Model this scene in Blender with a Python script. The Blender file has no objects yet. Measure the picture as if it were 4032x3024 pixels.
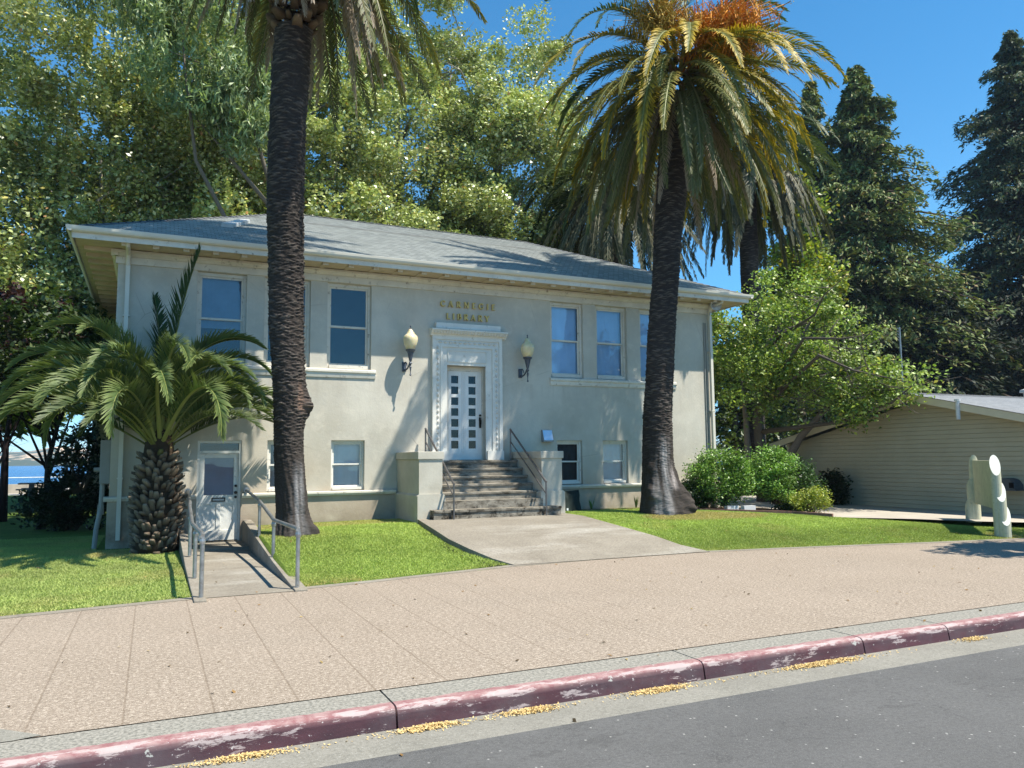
import bpy, math, random
import numpy as np
from mathutils import Vector, Matrix
R = math.radians
scene = bpy.context.scene
col = scene.collection

# ---------------------------------------------------------------- camera
def cam_axes(yaw, pitch, roll):
    cy, sy = math.cos(yaw), math.sin(yaw)
    f0 = Vector((sy, cy, 0)); r0 = Vector((cy, -sy, 0)); u0 = Vector((0, 0, 1))
    f = f0*math.cos(pitch) + u0*math.sin(pitch)
    u = -f0*math.sin(pitch) + u0*math.cos(pitch)
    return r0*math.cos(roll)+u*math.sin(roll), -r0*math.sin(roll)+u*math.cos(roll), f
cd = bpy.data.cameras.new('camera'); cam = bpy.data.objects.new('camera', cd); col.objects.link(cam)
_r, _u, _f = cam_axes(R(24.919), R(5.518), R(-0.549))
M = Matrix((( _r.x, _u.x, -_f.x, 0), (_r.y, _u.y, -_f.y, 0), (_r.z, _u.z, -_f.z, 1.85), (0, 0, 0, 1)))
cam.matrix_world = M
cd.sensor_width = 36; cd.lens = 36*3046/4032; cd.clip_start = 0.1; cd.clip_end = 20000
scene.camera = cam

# ---------------------------------------------------------------- sky and sun
SUN_TO = Vector((0.9, -1.0, 2.38)).normalized()      # direction towards the sun
w = bpy.data.worlds.new('World'); scene.world = w; w.use_nodes = True
wn = w.node_tree.nodes; wl = w.node_tree.links; wn.clear()
sky = wn.new('ShaderNodeTexSky'); sky.sky_type = 'NISHITA'; sky.sun_disc = False
sky.sun_elevation = math.asin(SUN_TO.z); sky.sun_rotation = math.atan2(SUN_TO.x, SUN_TO.y)
sky.altitude = 300; sky.air_density = 1.0; sky.dust_density = 0.0; sky.ozone_density = 3.0
hs = wn.new('ShaderNodeHueSaturation'); hs.inputs['Saturation'].default_value = 1.28; hs.inputs['Value'].default_value = 1.42; hs.inputs['Hue'].default_value = 0.49
bg = wn.new('ShaderNodeBackground'); bg.inputs['Strength'].default_value = 0.083
wo = wn.new('ShaderNodeOutputWorld')
wtc = wn.new('ShaderNodeTexCoord'); wsx = wn.new('ShaderNodeSeparateXYZ'); wmr = wn.new('ShaderNodeMapRange'); wmx = wn.new('ShaderNodeMix'); wmx.data_type = 'RGBA'; wmu = wn.new('ShaderNodeMix'); wmu.data_type = 'RGBA'; wmu.blend_type = 'MULTIPLY'; wmu.inputs[0].default_value = 1
wmr.inputs[1].default_value = 0.0; wmr.inputs[2].default_value = 0.28; wmx.inputs[6].default_value = (0.50, 0.70, 1.0, 1); wmx.inputs[7].default_value = (1, 1, 1, 1)   # clear air: bluer towards the horizon
wl.new(wtc.outputs['Generated'], wsx.inputs[0]); wl.new(wsx.outputs[2], wmr.inputs[0]); wl.new(wmr.outputs[0], wmx.inputs[0]); wl.new(sky.outputs[0], wmu.inputs[6]); wl.new(wmx.outputs[2], wmu.inputs[7])
wl.new(wmu.outputs[2], hs.inputs['Color']); wl.new(hs.outputs[0], bg.inputs[0]); wl.new(bg.outputs[0], wo.inputs[0])
sd = bpy.data.lights.new('sun', 'SUN'); sd.energy = 5.0; sd.angle = R(0.53); sd.color = (1.0, 0.94, 0.83)
sun = bpy.data.objects.new('sun', sd); col.objects.link(sun)
sun.rotation_euler = (-SUN_TO).to_track_quat('-Z', 'Y').to_euler(); sun.location = (20, -20, 60)
scene.view_settings.view_transform = 'Standard'; scene.view_settings.look = 'None'
scene.view_settings.exposure = 0.82; scene.view_settings.gamma = 1
try:
    scene.cycles.max_bounces = 8; scene.cycles.transparent_max_bounces = 12; scene.cycles.sample_clamp_indirect = 4
    scene.cycles.volume_bounces = 0
except Exception: pass

# ---------------------------------------------------------------- helpers
class MB:
    """collects shapes, linked as ONE mesh object"""
    def __init__(s): s.v = []; s.f = []; s.c = []; s.uv = []
    def face(s, pts, uv=None):
        n = len(s.v); s.v += [tuple(p) for p in pts]; s.f.append(tuple(range(n, n+len(pts))))
        if uv: s.uv.append((len(s.f)-1, uv))
    def box(s, x0, x1, y0, y1, z0, z1):
        n = len(s.v)
        s.v += [(x0,y0,z0),(x1,y0,z0),(x1,y1,z0),(x0,y1,z0),(x0,y0,z1),(x1,y0,z1),(x1,y1,z1),(x0,y1,z1)]
        for q in ((0,3,2,1),(4,5,6,7),(0,1,5,4),(1,2,6,5),(2,3,7,6),(3,0,4,7)): s.f.append(tuple(n+i for i in q))
        return s
    def prism(s, prof, axis, a0, a1):
        """closed profile extruded along axis 'x','y' or 'z'"""
        n = len(s.v); k = len(prof)
        def P(a, p): return (a, p[0], p[1]) if axis == 'x' else ((p[0], a, p[1]) if axis == 'y' else (p[0], p[1], a))
        s.v += [P(a0, p) for p in prof] + [P(a1, p) for p in prof]
        for i in range(k):
            j = (i+1) % k; s.f.append((n+i, n+j, n+k+j, n+k+i))
        s.f.append(tuple(n+i for i in range(k))[::-1]); s.f.append(tuple(n+k+i for i in range(k)))
        return s
    def tube(s, pts, rad, seg=8, cap=True):
        pts = [Vector(p) for p in pts]; m = len(pts)
        if not hasattr(rad, '__len__'): rad = [rad]*m
        n = len(s.v); ref = None
        for i, p in enumerate(pts):
            t = (pts[min(i+1, m-1)] - pts[max(i-1, 0)]).normalized()
            if ref is None: ref = Vector((1,0,0)) if abs(t.x) < 0.8 else Vector((0,1,0))
            a = (ref - t*ref.dot(t)).normalized(); ref = a; b = t.cross(a)
            for k in range(seg):
                an = 2*math.pi*k/seg
                s.v.append(tuple(p + (a*math.cos(an) + b*math.sin(an))*rad[i]))
        for i in range(m-1):
            for k in range(seg):
                q = (k+1) % seg
                s.f.append((n+i*seg+k, n+i*seg+q, n+(i+1)*seg+q, n+(i+1)*seg+k))
        if cap:
            s.f.append(tuple(n+k for k in range(seg))[::-1]); s.f.append(tuple(n+(m-1)*seg+k for k in range(seg)))
        return s
    def lathe(s, prof, cx, cy, seg=20):
        n = len(s.v); m = len(prof)
        for (r, z) in prof:
            for k in range(seg):
                a = 2*math.pi*k/seg; s.v.append((cx+r*math.cos(a), cy+r*math.sin(a), z))
        for i in range(m-1):
            for k in range(seg):
                q = (k+1) % seg
                s.f.append((n+i*seg+k, n+i*seg+q, n+(i+1)*seg+q, n+(i+1)*seg+k))
        s.f.append(tuple(n+k for k in range(seg))[::-1]); s.f.append(tuple(n+(m-1)*seg+k for k in range(seg)))
        return s
    def build(s, name, mat, parent=None, smooth=False, bevel=0.0):
        me = bpy.data.meshes.new(name); me.from_pydata(s.v, [], s.f)
        if s.uv:
            ul = me.uv_layers.new(name='UVMap')
            for fi, uv in s.uv:
                for li, c in zip(me.polygons[fi].loop_indices, uv): ul.data[li].uv = c
        o = bpy.data.objects.new(name, me); col.objects.link(o)
        me.materials.append(mat)
        if smooth: me.polygons.foreach_set('use_smooth', [True]*len(me.polygons))
        if bevel > 0:
            b = o.modifiers.new('bevel', 'BEVEL'); b.width = bevel; b.segments = 2; b.limit_method = 'ANGLE'
        if parent: attach(o, parent)
        return o
def attach(o, parent):
    o.parent = parent
    o.matrix_parent_inverse = Matrix.Translation(-Vector(parent.location)) if parent.type == 'EMPTY' else Matrix.Identity(4)
def np_mesh(name, V, F, mat, parent=None, C=None, smooth=False):
    """V (n,3); F (m,k) with one k"""
    V = np.asarray(V, np.float32); F = np.asarray(F, np.int32)
    me = bpy.data.meshes.new(name)
    me.vertices.add(len(V)); me.vertices.foreach_set('co', V.ravel())
    k = F.shape[1]; me.loops.add(F.size); me.loops.foreach_set('vertex_index', F.ravel())
    me.polygons.add(len(F)); me.polygons.foreach_set('loop_start', np.arange(0, F.size, k, dtype=np.int32))
    me.polygons.foreach_set('loop_total', np.full(len(F), k, np.int32))
    if smooth: me.polygons.foreach_set('use_smooth', np.ones(len(F), bool))
    me.update(calc_edges=True)
    if C is not None:
        a = me.color_attributes.new('Col', 'FLOAT_COLOR', 'POINT')
        a.data.foreach_set('color', np.concatenate([np.asarray(C, np.float32), np.ones((len(V),1), np.float32)], 1).ravel())
    me.materials.append(mat)
    o = bpy.data.objects.new(name, me); col.objects.link(o)
    if parent: attach(o, parent)
    return o
def tag(o, label=None, cat=None, group=None, kind=None):
    if label: o['label'] = label
    if cat: o['category'] = cat
    if group: o['group'] = group
    if kind: o['kind'] = kind
    return o
def thing(name, loc, label, cat, group=None):
    o = bpy.data.objects.new(name, None); col.objects.link(o); o.location = loc
    return tag(o, label, cat, group)
def struct(o, label, cat): return tag(o, label, cat, None, 'structure')

# ---------------------------------------------------------------- materials
class NT:
    def __init__(s, name):
        s.m = bpy.data.materials.new(name); s.m.use_nodes = True; s.t = s.m.node_tree; s.n = s.t.nodes; s.l = s.t.links
        s.n.clear(); s.out = s.n.new('ShaderNodeOutputMaterial')
        s.b = s.n.new('ShaderNodeBsdfPrincipled'); s.l.new(s.b.outputs[0], s.out.inputs[0])
        s.tc = s.n.new('ShaderNodeTexCoord'); s.P = s.tc.outputs['Object']; s.nrm = None
    def put(s, sock, v):
        if hasattr(v, 'is_output'): s.l.new(v, sock)
        else: sock.default_value = v if not (isinstance(v, tuple) and len(v) == 3 and len(sock.default_value) == 4) else (*v, 1)
    def math(s, op, a, b=0.0, clamp=False):
        n = s.n.new('ShaderNodeMath'); n.operation = op; n.use_clamp = clamp; s.put(n.inputs[0], a); s.put(n.inputs[1], b); return n.outputs[0]
    def noise(s, scale, detail=4, rough=0.55, vec=None, sc3=None):
        n = s.n.new('ShaderNodeTexNoise'); n.inputs['Scale'].default_value = scale; n.inputs['Detail'].default_value = detail; n.inputs['Roughness'].default_value = rough
        v = vec or s.P
        if sc3:
            mp = s.n.new('ShaderNodeMapping'); mp.inputs['Scale'].default_value = sc3; s.l.new(v, mp.inputs[0]); v = mp.outputs[0]
        s.l.new(v, n.inputs['Vector']); return n.outputs['Fac']
    def vor(s, scale, out='Distance', sc3=None, feature='F1'):
        n = s.n.new('ShaderNodeTexVoronoi'); n.feature = feature; n.inputs['Scale'].default_value = scale
        v = s.P
        if sc3:
            mp = s.n.new('ShaderNodeMapping'); mp.inputs['Scale'].default_value = sc3; s.l.new(v, mp.inputs[0]); v = mp.outputs[0]
        s.l.new(v, n.inputs['Vector']); return n.outputs[out]
    def ramp(s, fac, a, b, lo=0.0, hi=1.0, smooth=False):
        n = s.n.new('ShaderNodeMapRange'); n.interpolation_type = 'SMOOTHSTEP' if smooth else 'LINEAR'
        s.put(n.inputs[0], fac); n.inputs[1].default_value = a; n.inputs[2].default_value = b; n.inputs[3].default_value = lo; n.inputs[4].default_value = hi
        return n.outputs[0]
    def mix(s, fac, a, b, mode='MIX'):
        n = s.n.new('ShaderNodeMix'); n.data_type = 'RGBA'; n.blend_type = mode
        s.put(n.inputs[0], fac); s.put(n.inputs[6], a); s.put(n.inputs[7], b); return n.outputs[2]
    def xyz(s, vec=None):
        n = s.n.new('ShaderNodeSeparateXYZ'); s.l.new(vec or s.P, n.inputs[0]); return n.outputs
    def attr(s, name='Col'):
        n = s.n.new('ShaderNodeVertexColor'); n.layer_name = name; return n.outputs[0]
    def bump(s, h, strength=0.3, dist=0.02):
        n = s.n.new('ShaderNodeBump'); n.inputs['Strength'].default_value = strength; n.inputs['Distance'].default_value = dist
        s.l.new(h, n.inputs['Height'])
        if s.nrm: s.l.new(s.nrm, n.inputs['Normal'])
        s.nrm = n.outputs[0]
    def done(s, color, rough=0.8, spec=0.3, metal=0.0):
        s.put(s.b.inputs['Base Color'], color); s.put(s.b.inputs['Roughness'], rough); s.put(s.b.inputs['Specular IOR Level'], spec); s.put(s.b.inputs['Metallic'], metal)
        if s.nrm: s.l.new(s.nrm, s.b.inputs['Normal'])
        return s.m
MAT = {}
def simple(name, c, rough=0.7, spec=0.3, metal=0.0, var=0.15, scale=6.0, bump=0.0, dirt=None):
    t = NT(name); n = t.noise(scale, 5)
    dark = tuple(x*(1-var) for x in c); lite = tuple(min(x*(1+var), 1) for x in c)
    k = t.mix(t.ramp(n, 0.3, 0.7), dark, lite)
    if dirt: k = t.mix(t.ramp(t.noise(scale*2.7, 6, 0.7), 0.58, 0.72), k, dirt)
    if bump: t.bump(t.noise(scale*6, 4), bump, 0.01)
    MAT[name] = t.done(k, rough, spec, metal); return MAT[name]

# stucco, with blotches and rust-brown weathering low down
t = NT('stucco'); X, Y_, Z = t.xyz()
k = t.mix(t.ramp(t.noise(0.9, 6, 0.6), 0.3, 0.7), (0.445,0.41,0.335), (0.575,0.54,0.455))
k = t.mix(t.ramp(t.noise(3.5, 5, 0.65), 0.52, 0.72, 0, 0.55), k, (0.63,0.58,0.48))
k = t.mix(t.ramp(t.noise(1.7, 6, 0.7), 0.50, 0.68, 0, 0.6), k, (0.46,0.44,0.38))
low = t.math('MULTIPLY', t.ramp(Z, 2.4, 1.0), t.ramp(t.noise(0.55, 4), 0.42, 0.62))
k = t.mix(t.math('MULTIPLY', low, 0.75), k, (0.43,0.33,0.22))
k = t.mix(t.ramp(t.noise(1.3, 6, 0.7, None, (2.2, 2.2, 0.35)), 0.55, 0.78, 0, 0.5), k, (0.44,0.40,0.33))
k = t.mix(t.math('MULTIPLY', t.ramp(Z, 3.84, 3.1, 1.0, 0.0), t.math('MULTIPLY', t.ramp(Z, 3.84, 3.85, 1, 0), t.ramp(t.noise(1.0, 5, 0.7, None, (6, 1, 0.12)), 0.5, 0.7, 0, 0.55))), k, (0.42,0.38,0.31))
cr = t.vor(0.42, 'Distance', (1, 1, 0.8), 'DISTANCE_TO_EDGE')
k = t.mix(t.math('MULTIPLY', t.ramp(cr, 0.004, 0.0005, 0, 0.6), t.ramp(t.noise(0.7, 3), 0.5, 0.6)), k, (0.30,0.27,0.22))
t.bump(t.noise(14, 6, 0.7), 0.25, 0.02); t.bump(t.noise(90, 3), 0.2, 0.006)
MAT['stucco'] = t.done(k, 0.92, 0.15)
t = NT('plinth_stucco'); X, Y_, Z = t.xyz()
k = t.mix(t.ramp(t.noise(1.2, 6, 0.65), 0.3, 0.7), (0.36,0.295,0.22), (0.47,0.40,0.31))
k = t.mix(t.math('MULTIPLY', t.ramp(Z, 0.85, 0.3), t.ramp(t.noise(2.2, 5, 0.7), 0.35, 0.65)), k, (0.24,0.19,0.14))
t.bump(t.noise(14, 6, 0.7), 0.3, 0.02); MAT['plinth'] = t.done(k, 0.92, 0.15)
t = NT('pier_concrete'); X, Y_, Z = t.xyz()
k = t.mix(t.ramp(t.noise(2.2, 6, 0.65), 0.3, 0.7), (0.41,0.38,0.31), (0.52,0.49,0.41))
k = t.mix(t.ramp(t.noise(1.1, 5, 0.7, None, (1, 1, 0.5)), 0.55, 0.75, 0, 0.55), k, (0.36,0.27,0.15))
t.bump(t.noise(20, 5), 0.2, 0.02); MAT['pier'] = t.done(k, 0.9, 0.15)
simple('white_paint', (0.69,0.665,0.59), 0.55, 0.35, var=0.07, scale=3, dirt=(0.43,0.39,0.31))
simple('peeling_paint', (0.64,0.60,0.51), 0.65, 0.3, var=0.1, scale=3, dirt=(0.25,0.21,0.16), bump=0.2)
simple('gutter_paint', (0.64,0.60,0.50), 0.5, 0.4, var=0.05, scale=2)
simple('soffit_paint', (0.52,0.43,0.30), 0.8, 0.2, var=0.12, scale=4)
simple('ornament_paint', (0.66,0.63,0.56), 0.65, 0.3, var=0.2, scale=25, dirt=(0.36,0.33,0.27))
simple('door_paint', (0.71,0.70,0.65), 0.45, 0.4, var=0.05, scale=3)
simple('old_door_paint', (0.70,0.69,0.63), 0.5, 0.35, var=0.08, scale=5, dirt=(0.36,0.35,0.31))
simple('iron', (0.075,0.09,0.115), 0.45, 0.5, 0.3, 0.2, 20)
simple('bronze', (0.03,0.025,0.02), 0.4, 0.5, 0.6, 0.2, 20)
simple('gold', (0.62,0.43,0.13), 0.45, 0.5, 0.25, 0.12, 8)
simple('galvanised', (0.34,0.34,0.33), 0.42, 0.5, 0.75, 0.25, 9, dirt=(0.22,0.17,0.12))
simple('steel_box', (0.62,0.66,0.72), 0.3, 0.5, 0.7, 0.05, 3)
simple('dark_interior', (0.035,0.033,0.03), 0.9, 0.1)
simple('blind_white', (0.86,0.87,0.88), 0.8, 0.2, var=0.06, scale=3)
simple('dim_window_sheet', (0.085,0.09,0.095), 0.8, 0.2, var=0.2, scale=3)  # sheet added behind one basement window, coloured like its dim inside
simple('blind_grey', (0.33,0.34,0.36), 0.8, 0.2, var=0.12, scale=2)
simple('utility_paint', (0.27,0.265,0.24), 0.6, 0.3, var=0.08, scale=5)
simple('black_hole', (0.008,0.008,0.008), 0.9, 0.1)
simple('green_cloth', (0.012,0.022,0.018), 0.75, 0.25, var=0.3, scale=9)
simple('timber_edge', (0.22,0.12,0.095), 0.8, 0.2, var=0.2, scale=9)
simple('white_block', (0.52,0.53,0.54), 0.8, 0.2, var=0.08, scale=4)
simple('sign_paint', (0.50,0.485,0.34), 0.75, 0.2, var=0.1, scale=5, dirt=(0.25,0.27,0.19))
simple('cut_wood_paint', (0.86,0.84,0.72), 0.7, 0.2, var=0.06, scale=5)
simple('blue_grey_plastic', (0.05,0.065,0.08), 0.5, 0.4, var=0.1)
simple('annex_trim', (0.60,0.53,0.38), 0.6, 0.3, var=0.06, scale=3)
simple('promenade_concrete', (0.40,0.36,0.30), 0.85, 0.2, var=0.12, scale=2)
simple('dark_concrete', (0.16,0.15,0.14), 0.85, 0.2, var=0.2, scale=4)
simple('rail_white', (0.7,0.72,0.72), 0.4, 0.4)
simple('pale_metal', (0.6,0.6,0.58), 0.5, 0.4, 0.2)

t = NT('stair_concrete'); X, Y_, Z = t.xyz()
k = t.mix(t.ramp(t.noise(4, 6, 0.7), 0.3, 0.7), (0.20,0.175,0.135), (0.33,0.30,0.245))
k = t.mix(t.ramp(t.noise(2.1, 7, 0.75, None, (0.8, 1.5, 2.6)), 0.47, 0.62, 0, 0.9), k, (0.055,0.047,0.036))
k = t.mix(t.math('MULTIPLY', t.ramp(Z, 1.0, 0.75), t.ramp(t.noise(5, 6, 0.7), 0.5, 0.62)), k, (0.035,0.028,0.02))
t.bump(t.noise(30, 5, 0.7), 0.5, 0.02); MAT['stair'] = t.done(k, 0.95, 0.1)

t = NT('path_concrete')
k = t.mix(t.ramp(t.noise(1.3, 6, 0.65), 0.3, 0.7), (0.205,0.18,0.143), (0.285,0.255,0.205))
k = t.mix(t.ramp(t.noise(0.5, 6, 0.7, None, (0.6, 2.0, 1)), 0.52, 0.7, 0, 0.7), k, (0.42,0.40,0.35))
k = t.mix(t.ramp(t.noise(26, 5, 0.8), 0.46, 0.6, 0, 0.5), k, (0.13,0.112,0.088))
k = t.mix(t.ramp(t.noise(35, 5, 0.8), 0.55, 0.64, 0, 0.5), k, (0.40,0.365,0.30))
t.bump(t.noise(110, 4), 0.4, 0.006); MAT['path'] = t.done(k, 0.93, 0.12)

# exposed-aggregate pavement with scored joints every 0.61 m
t = NT('pavement_aggregate'); X, Y_, Z = t.xyz()
k = t.mix(t.ramp(t.noise(0.7, 6, 0.65), 0.3, 0.7), (0.25,0.205,0.16), (0.315,0.26,0.207))
k = t.mix(t.ramp(t.noise(2.6, 5, 0.7, None, (0.5, 1.6, 1)), 0.55, 0.75, 0, 0.5), k, (0.27,0.215,0.165))
k = t.mix(t.ramp(t.noise(0.33, 5, 0.7), 0.5, 0.68, 0, 0.35), k, (0.21,0.185,0.155))
k = t.mix(t.ramp(t.noise(24, 5, 0.8), 0.44, 0.56, 0, 0.75), k, (0.165,0.132,0.10))
k = t.mix(t.ramp(t.noise(31, 5, 0.8, None, (0.7,1.2,1)), 0.53, 0.60, 0, 0.85), k, (0.50,0.425,0.345))
k = t.mix(t.ramp(t.noise(47, 4, 0.8), 0.58, 0.63, 0, 0.9), k, (0.66,0.58,0.47))
k = t.mix(t.ramp(t.vor(3.1, 'Distance'), 0.015, 0.03, 0.7, 0), k, (0.06,0.05,0.045))
k = t.mix(t.ramp(t.noise(70, 4, 0.8), 0.45, 0.62, 0, 0.5), k, (0.185,0.135,0.09))
k = t.mix(t.ramp(t.noise(95, 3, 0.8), 0.57, 0.68, 0, 0.8), k, (0.56,0.47,0.36))
k = t.mix(t.ramp(t.vor(75, 'Distance'), 0.10, 0.2, 0.55, 0), k, (0.62,0.55,0.45))
fx = t.math('FRACT', t.math('MULTIPLY', t.math('ADD', X, 40.69), 1/0.61))
wob = t.math('MULTIPLY', t.noise(5, 3), 0.012)
d = t.math('ABSOLUTE', t.math('ADD', t.math('SUBTRACT', fx, 0.5), wob))
jn = t.math('MULTIPLY', t.ramp(d, 0.02, 0.0055, 0, 1), t.ramp(X, 2.0, 8, 0.42, 0.16))
k = t.mix(jn, k, (0.12,0.085,0.055))
h = t.math('SUBTRACT', t.noise(85, 4), t.math('MULTIPLY', jn, 0.8))
t.bump(h, 0.45, 0.007); MAT['pavement'] = t.done(k, 0.9, 0.15)

t = NT('grey_concrete')
k = t.mix(t.ramp(t.noise(1.5, 6, 0.65), 0.3, 0.7), (0.20,0.19,0.16), (0.28,0.265,0.225))
k = t.mix(t.ramp(t.noise(26, 5, 0.8), 0.5, 0.62, 0, 0.5), k, (0.13,0.125,0.105))
k = t.mix(t.ramp(t.noise(33, 5, 0.8), 0.55, 0.63, 0, 0.5), k, (0.40,0.385,0.34))
k = t.mix(t.ramp(t.noise(110, 3, 0.8), 0.5, 0.66, 0, 0.7), k, (0.13,0.12,0.10))
k = t.mix(t.ramp(t.noise(90, 3, 0.8), 0.6, 0.7, 0, 0.6), k, (0.45,0.44,0.40))
t.bump(t.noise(100, 4), 0.4, 0.007); MAT['grey_concrete'] = t.done(k, 0.92, 0.12)

# worn red kerb
t = NT('kerb_paint'); X, Y_, Z = t.xyz()
conc = t.mix(t.ramp(t.noise(34, 5, 0.8), 0.42, 0.62), (0.32,0.30,0.255), (0.13,0.125,0.105))
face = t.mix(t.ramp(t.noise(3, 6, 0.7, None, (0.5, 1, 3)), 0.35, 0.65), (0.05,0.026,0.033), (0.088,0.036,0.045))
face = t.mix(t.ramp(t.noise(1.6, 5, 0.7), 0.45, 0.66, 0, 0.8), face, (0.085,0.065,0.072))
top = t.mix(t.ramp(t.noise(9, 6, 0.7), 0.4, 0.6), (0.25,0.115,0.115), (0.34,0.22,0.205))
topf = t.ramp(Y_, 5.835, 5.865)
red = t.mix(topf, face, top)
wear = t.math('ADD', t.noise(9, 7, 0.74, None, (0.35, 1.5, 1.5)), t.math('MULTIPLY', t.math('ABSOLUTE', t.math('SUBTRACT', Y_, 5.875)), -2.6))
red = t.mix(t.ramp(wear, 0.45, 0.49, 0, 0.62), red, (0.48,0.41,0.39))
red = t.mix(t.math('MULTIPLY', t.ramp(t.noise(4.2, 6, 0.62), 0.655, 0.665), 0.9), red, (0.36,0.36,0.33))
red = t.mix(t.math('MULTIPLY', t.ramp(t.noise(26, 4, 0.7), 0.67, 0.70), 0.85), red, (0.55,0.52,0.5))
edge = t.math('ADD', Y_, t.math('MULTIPLY', t.math('SUBTRACT', t.noise(5, 5, 0.7), 0.5), 0.09))
k = t.mix(t.ramp(edge, 5.965, 5.975), red, conc)
t.bump(t.noise(60, 5, 0.7), 0.4, 0.006); MAT['kerb'] = t.done(k, 0.8, 0.25)

t = NT('asphalt')
k = t.mix(t.ramp(t.noise(0.55, 6, 0.65), 0.3, 0.7), (0.092,0.091,0.088), (0.135,0.133,0.128))
k = t.mix(t.ramp(t.noise(1.0, 7, 0.75, None, (0.35, 1.2, 1)), 0.57, 0.68, 0, 0.55), k, (0.085,0.083,0.079))
k = t.mix(t.ramp(t.noise(30, 5, 0.85), 0.45, 0.6, 0, 0.6), k, (0.065,0.064,0.062))
k = t.mix(t.ramp(t.noise(0.8, 6, 0.75, None, (0.5,1.3,1)), 0.585, 0.60, 0, 0.5), k, (0.07,0.069,0.067))
ck = t.n.new('ShaderNodeTexNoise'); ck.inputs['Scale'].default_value = 0.45; ck.inputs['Detail'].default_value = 7; t.l.new(t.P, ck.inputs['Vector'])
k = t.mix(t.ramp(t.math('ABSOLUTE', t.math('SUBTRACT', ck.outputs['Fac'], 0.5)), 0.0025, 0.0008, 0, 0.28), k, (0.04,0.04,0.04))
k = t.mix(t.ramp(t.noise(120, 4, 0.85), 0.5, 0.66, 0, 0.7), k, (0.24,0.235,0.225))
k = t.mix(t.ramp(t.vor(9, 'Distance'), 0.05, 0.10, 0.9, 0), k, (0.38,0.37,0.34))
t.bump(t.noise(140, 4, 0.8), 0.6, 0.008); MAT['asphalt'] = t.done(k, 0.92, 0.12)

t = NT('lawn_soil'); X, Y_, Z = t.xyz()
k = t.mix(t.ramp(t.noise(1.1, 6, 0.65), 0.35, 0.65), (0.12,0.185,0.03), (0.18,0.25,0.05))
k = t.mix(t.ramp(t.noise(40, 5, 0.8), 0.4, 0.65), k, (0.03,0.07,0.008))
k = t.mix(t.ramp(t.noise(0.45, 6, 0.7), 0.56, 0.72, 0, 0.55), k, (0.22,0.21,0.07))
t.bump(t.noise(60, 5, 0.8), 0.8, 0.03); MAT['lawn'] = t.done(k, 0.95, 0.1)
simple('bed_soil', (0.13,0.095,0.06), 0.95, 0.1, var=0.3, scale=9, bump=0.6)

def shingles(name, c1, c2, c3):
    t = NT(name); t.P = t.tc.outputs['UV']
    br = t.n.new('ShaderNodeTexBrick'); br.inputs['Scale'].default_value = 1.0; br.inputs['Brick Width'].default_value = 0.17
    br.inputs['Row Height'].default_value = 0.14; br.inputs['Mortar Size'].default_value = 0.006; br.inputs['Mortar Smooth'].default_value = 0.3
    br.inputs['Color1'].default_value = (*c1, 1); br.inputs['Color2'].default_value = (*c2, 1); br.inputs['Mortar'].default_value = (c1[0]*.25, c1[1]*.25, c1[2]*.25, 1)
    br.inputs['Bias'].default_value = -0.1
    t.l.new(t.P, br.inputs['Vector'])
    k = t.mix(t.ramp(t.noise(0.8, 5, 0.7), 0.35, 0.7, 0, 0.6), br.outputs['Color'], c3)
    k = t.mix(t.ramp(t.noise(60, 3, 0.8), 0.4, 0.7, 0, 0.4), k, tuple(x*0.55 for x in c1))
    t.bump(t.noise(70, 4), 0.4, 0.01)
    MAT[name] = t.done(k, 0.9, 0.2)
shingles('roof_shingles', (0.27,0.285,0.27), (0.43,0.445,0.42), (0.36,0.375,0.345))
shingles('annex_shingles', (0.23,0.24,0.25), (0.33,0.34,0.35), (0.28,0.29,0.295))

t = NT('siding_paint'); X, Y_, Z = t.xyz()
k = t.mix(t.ramp(t.noise(1.0, 5, 0.65), 0.3, 0.7), (0.37,0.335,0.235), (0.43,0.39,0.28))
k = t.mix(t.ramp(t.noise(5, 6, 0.75, None, (1, 0.35, 3)), 0.62, 0.75, 0, 0.5), k, (0.25,0.215,0.14))
MAT['siding'] = t.done(k, 0.8, 0.2)

# thin window glass: what lies behind shows through, the sky reflects
def glass(name, tint, gain):
    m = bpy.data.materials.new(name); m.use_nodes = True; n = m.node_tree.nodes; l = m.node_tree.links; n.clear()
    o = n.new('ShaderNodeOutputMaterial'); mx = n.new('ShaderNodeMixShader'); tr = n.new('ShaderNodeBsdfTransparent'); gl = n.new('ShaderNodeBsdfGlossy')
    tr.inputs[0].default_value = (*tint, 1); gl.inputs[0].default_value = (1, 1, 1, 1); gl.inputs['Roughness'].default_value = 0.015
    fr = n.new('ShaderNodeFresnel'); fr.inputs[0].default_value = 1.5
    ma = n.new('ShaderNodeMath'); ma.operation = 'MULTIPLY'; ma.use_clamp = True; ma.inputs[1].default_value = gain
    no = n.new('ShaderNodeTexNoise'); no.inputs['Scale'].default_value = 1.6; no.inputs['Detail'].default_value = 1
    bp = n.new('ShaderNodeBump'); bp.inputs['Strength'].default_value = 0.12; bp.inputs['Distance'].default_value = 0.05
    tc = n.new('ShaderNodeTexCoord'); l.new(tc.outputs['Object'], no.inputs['Vector']); l.new(no.outputs['Fac'], bp.inputs['Height']); l.new(bp.outputs[0], gl.inputs['Normal'])
    l.new(fr.outputs[0], ma.inputs[0]); l.new(ma.outputs[0], mx.inputs[0]); l.new(tr.outputs[0], mx.inputs[1]); l.new(gl.outputs[0], mx.inputs[2]); l.new(mx.outputs[0], o.inputs[0])
    MAT[name] = m
glass('window_glass', (0.66,0.84,1.0), 1.9)
glass('clear_glass', (0.86,0.89,0.90), 1.7)
glass('dark_glass', (0.10,0.11,0.12), 1.0)

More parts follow.
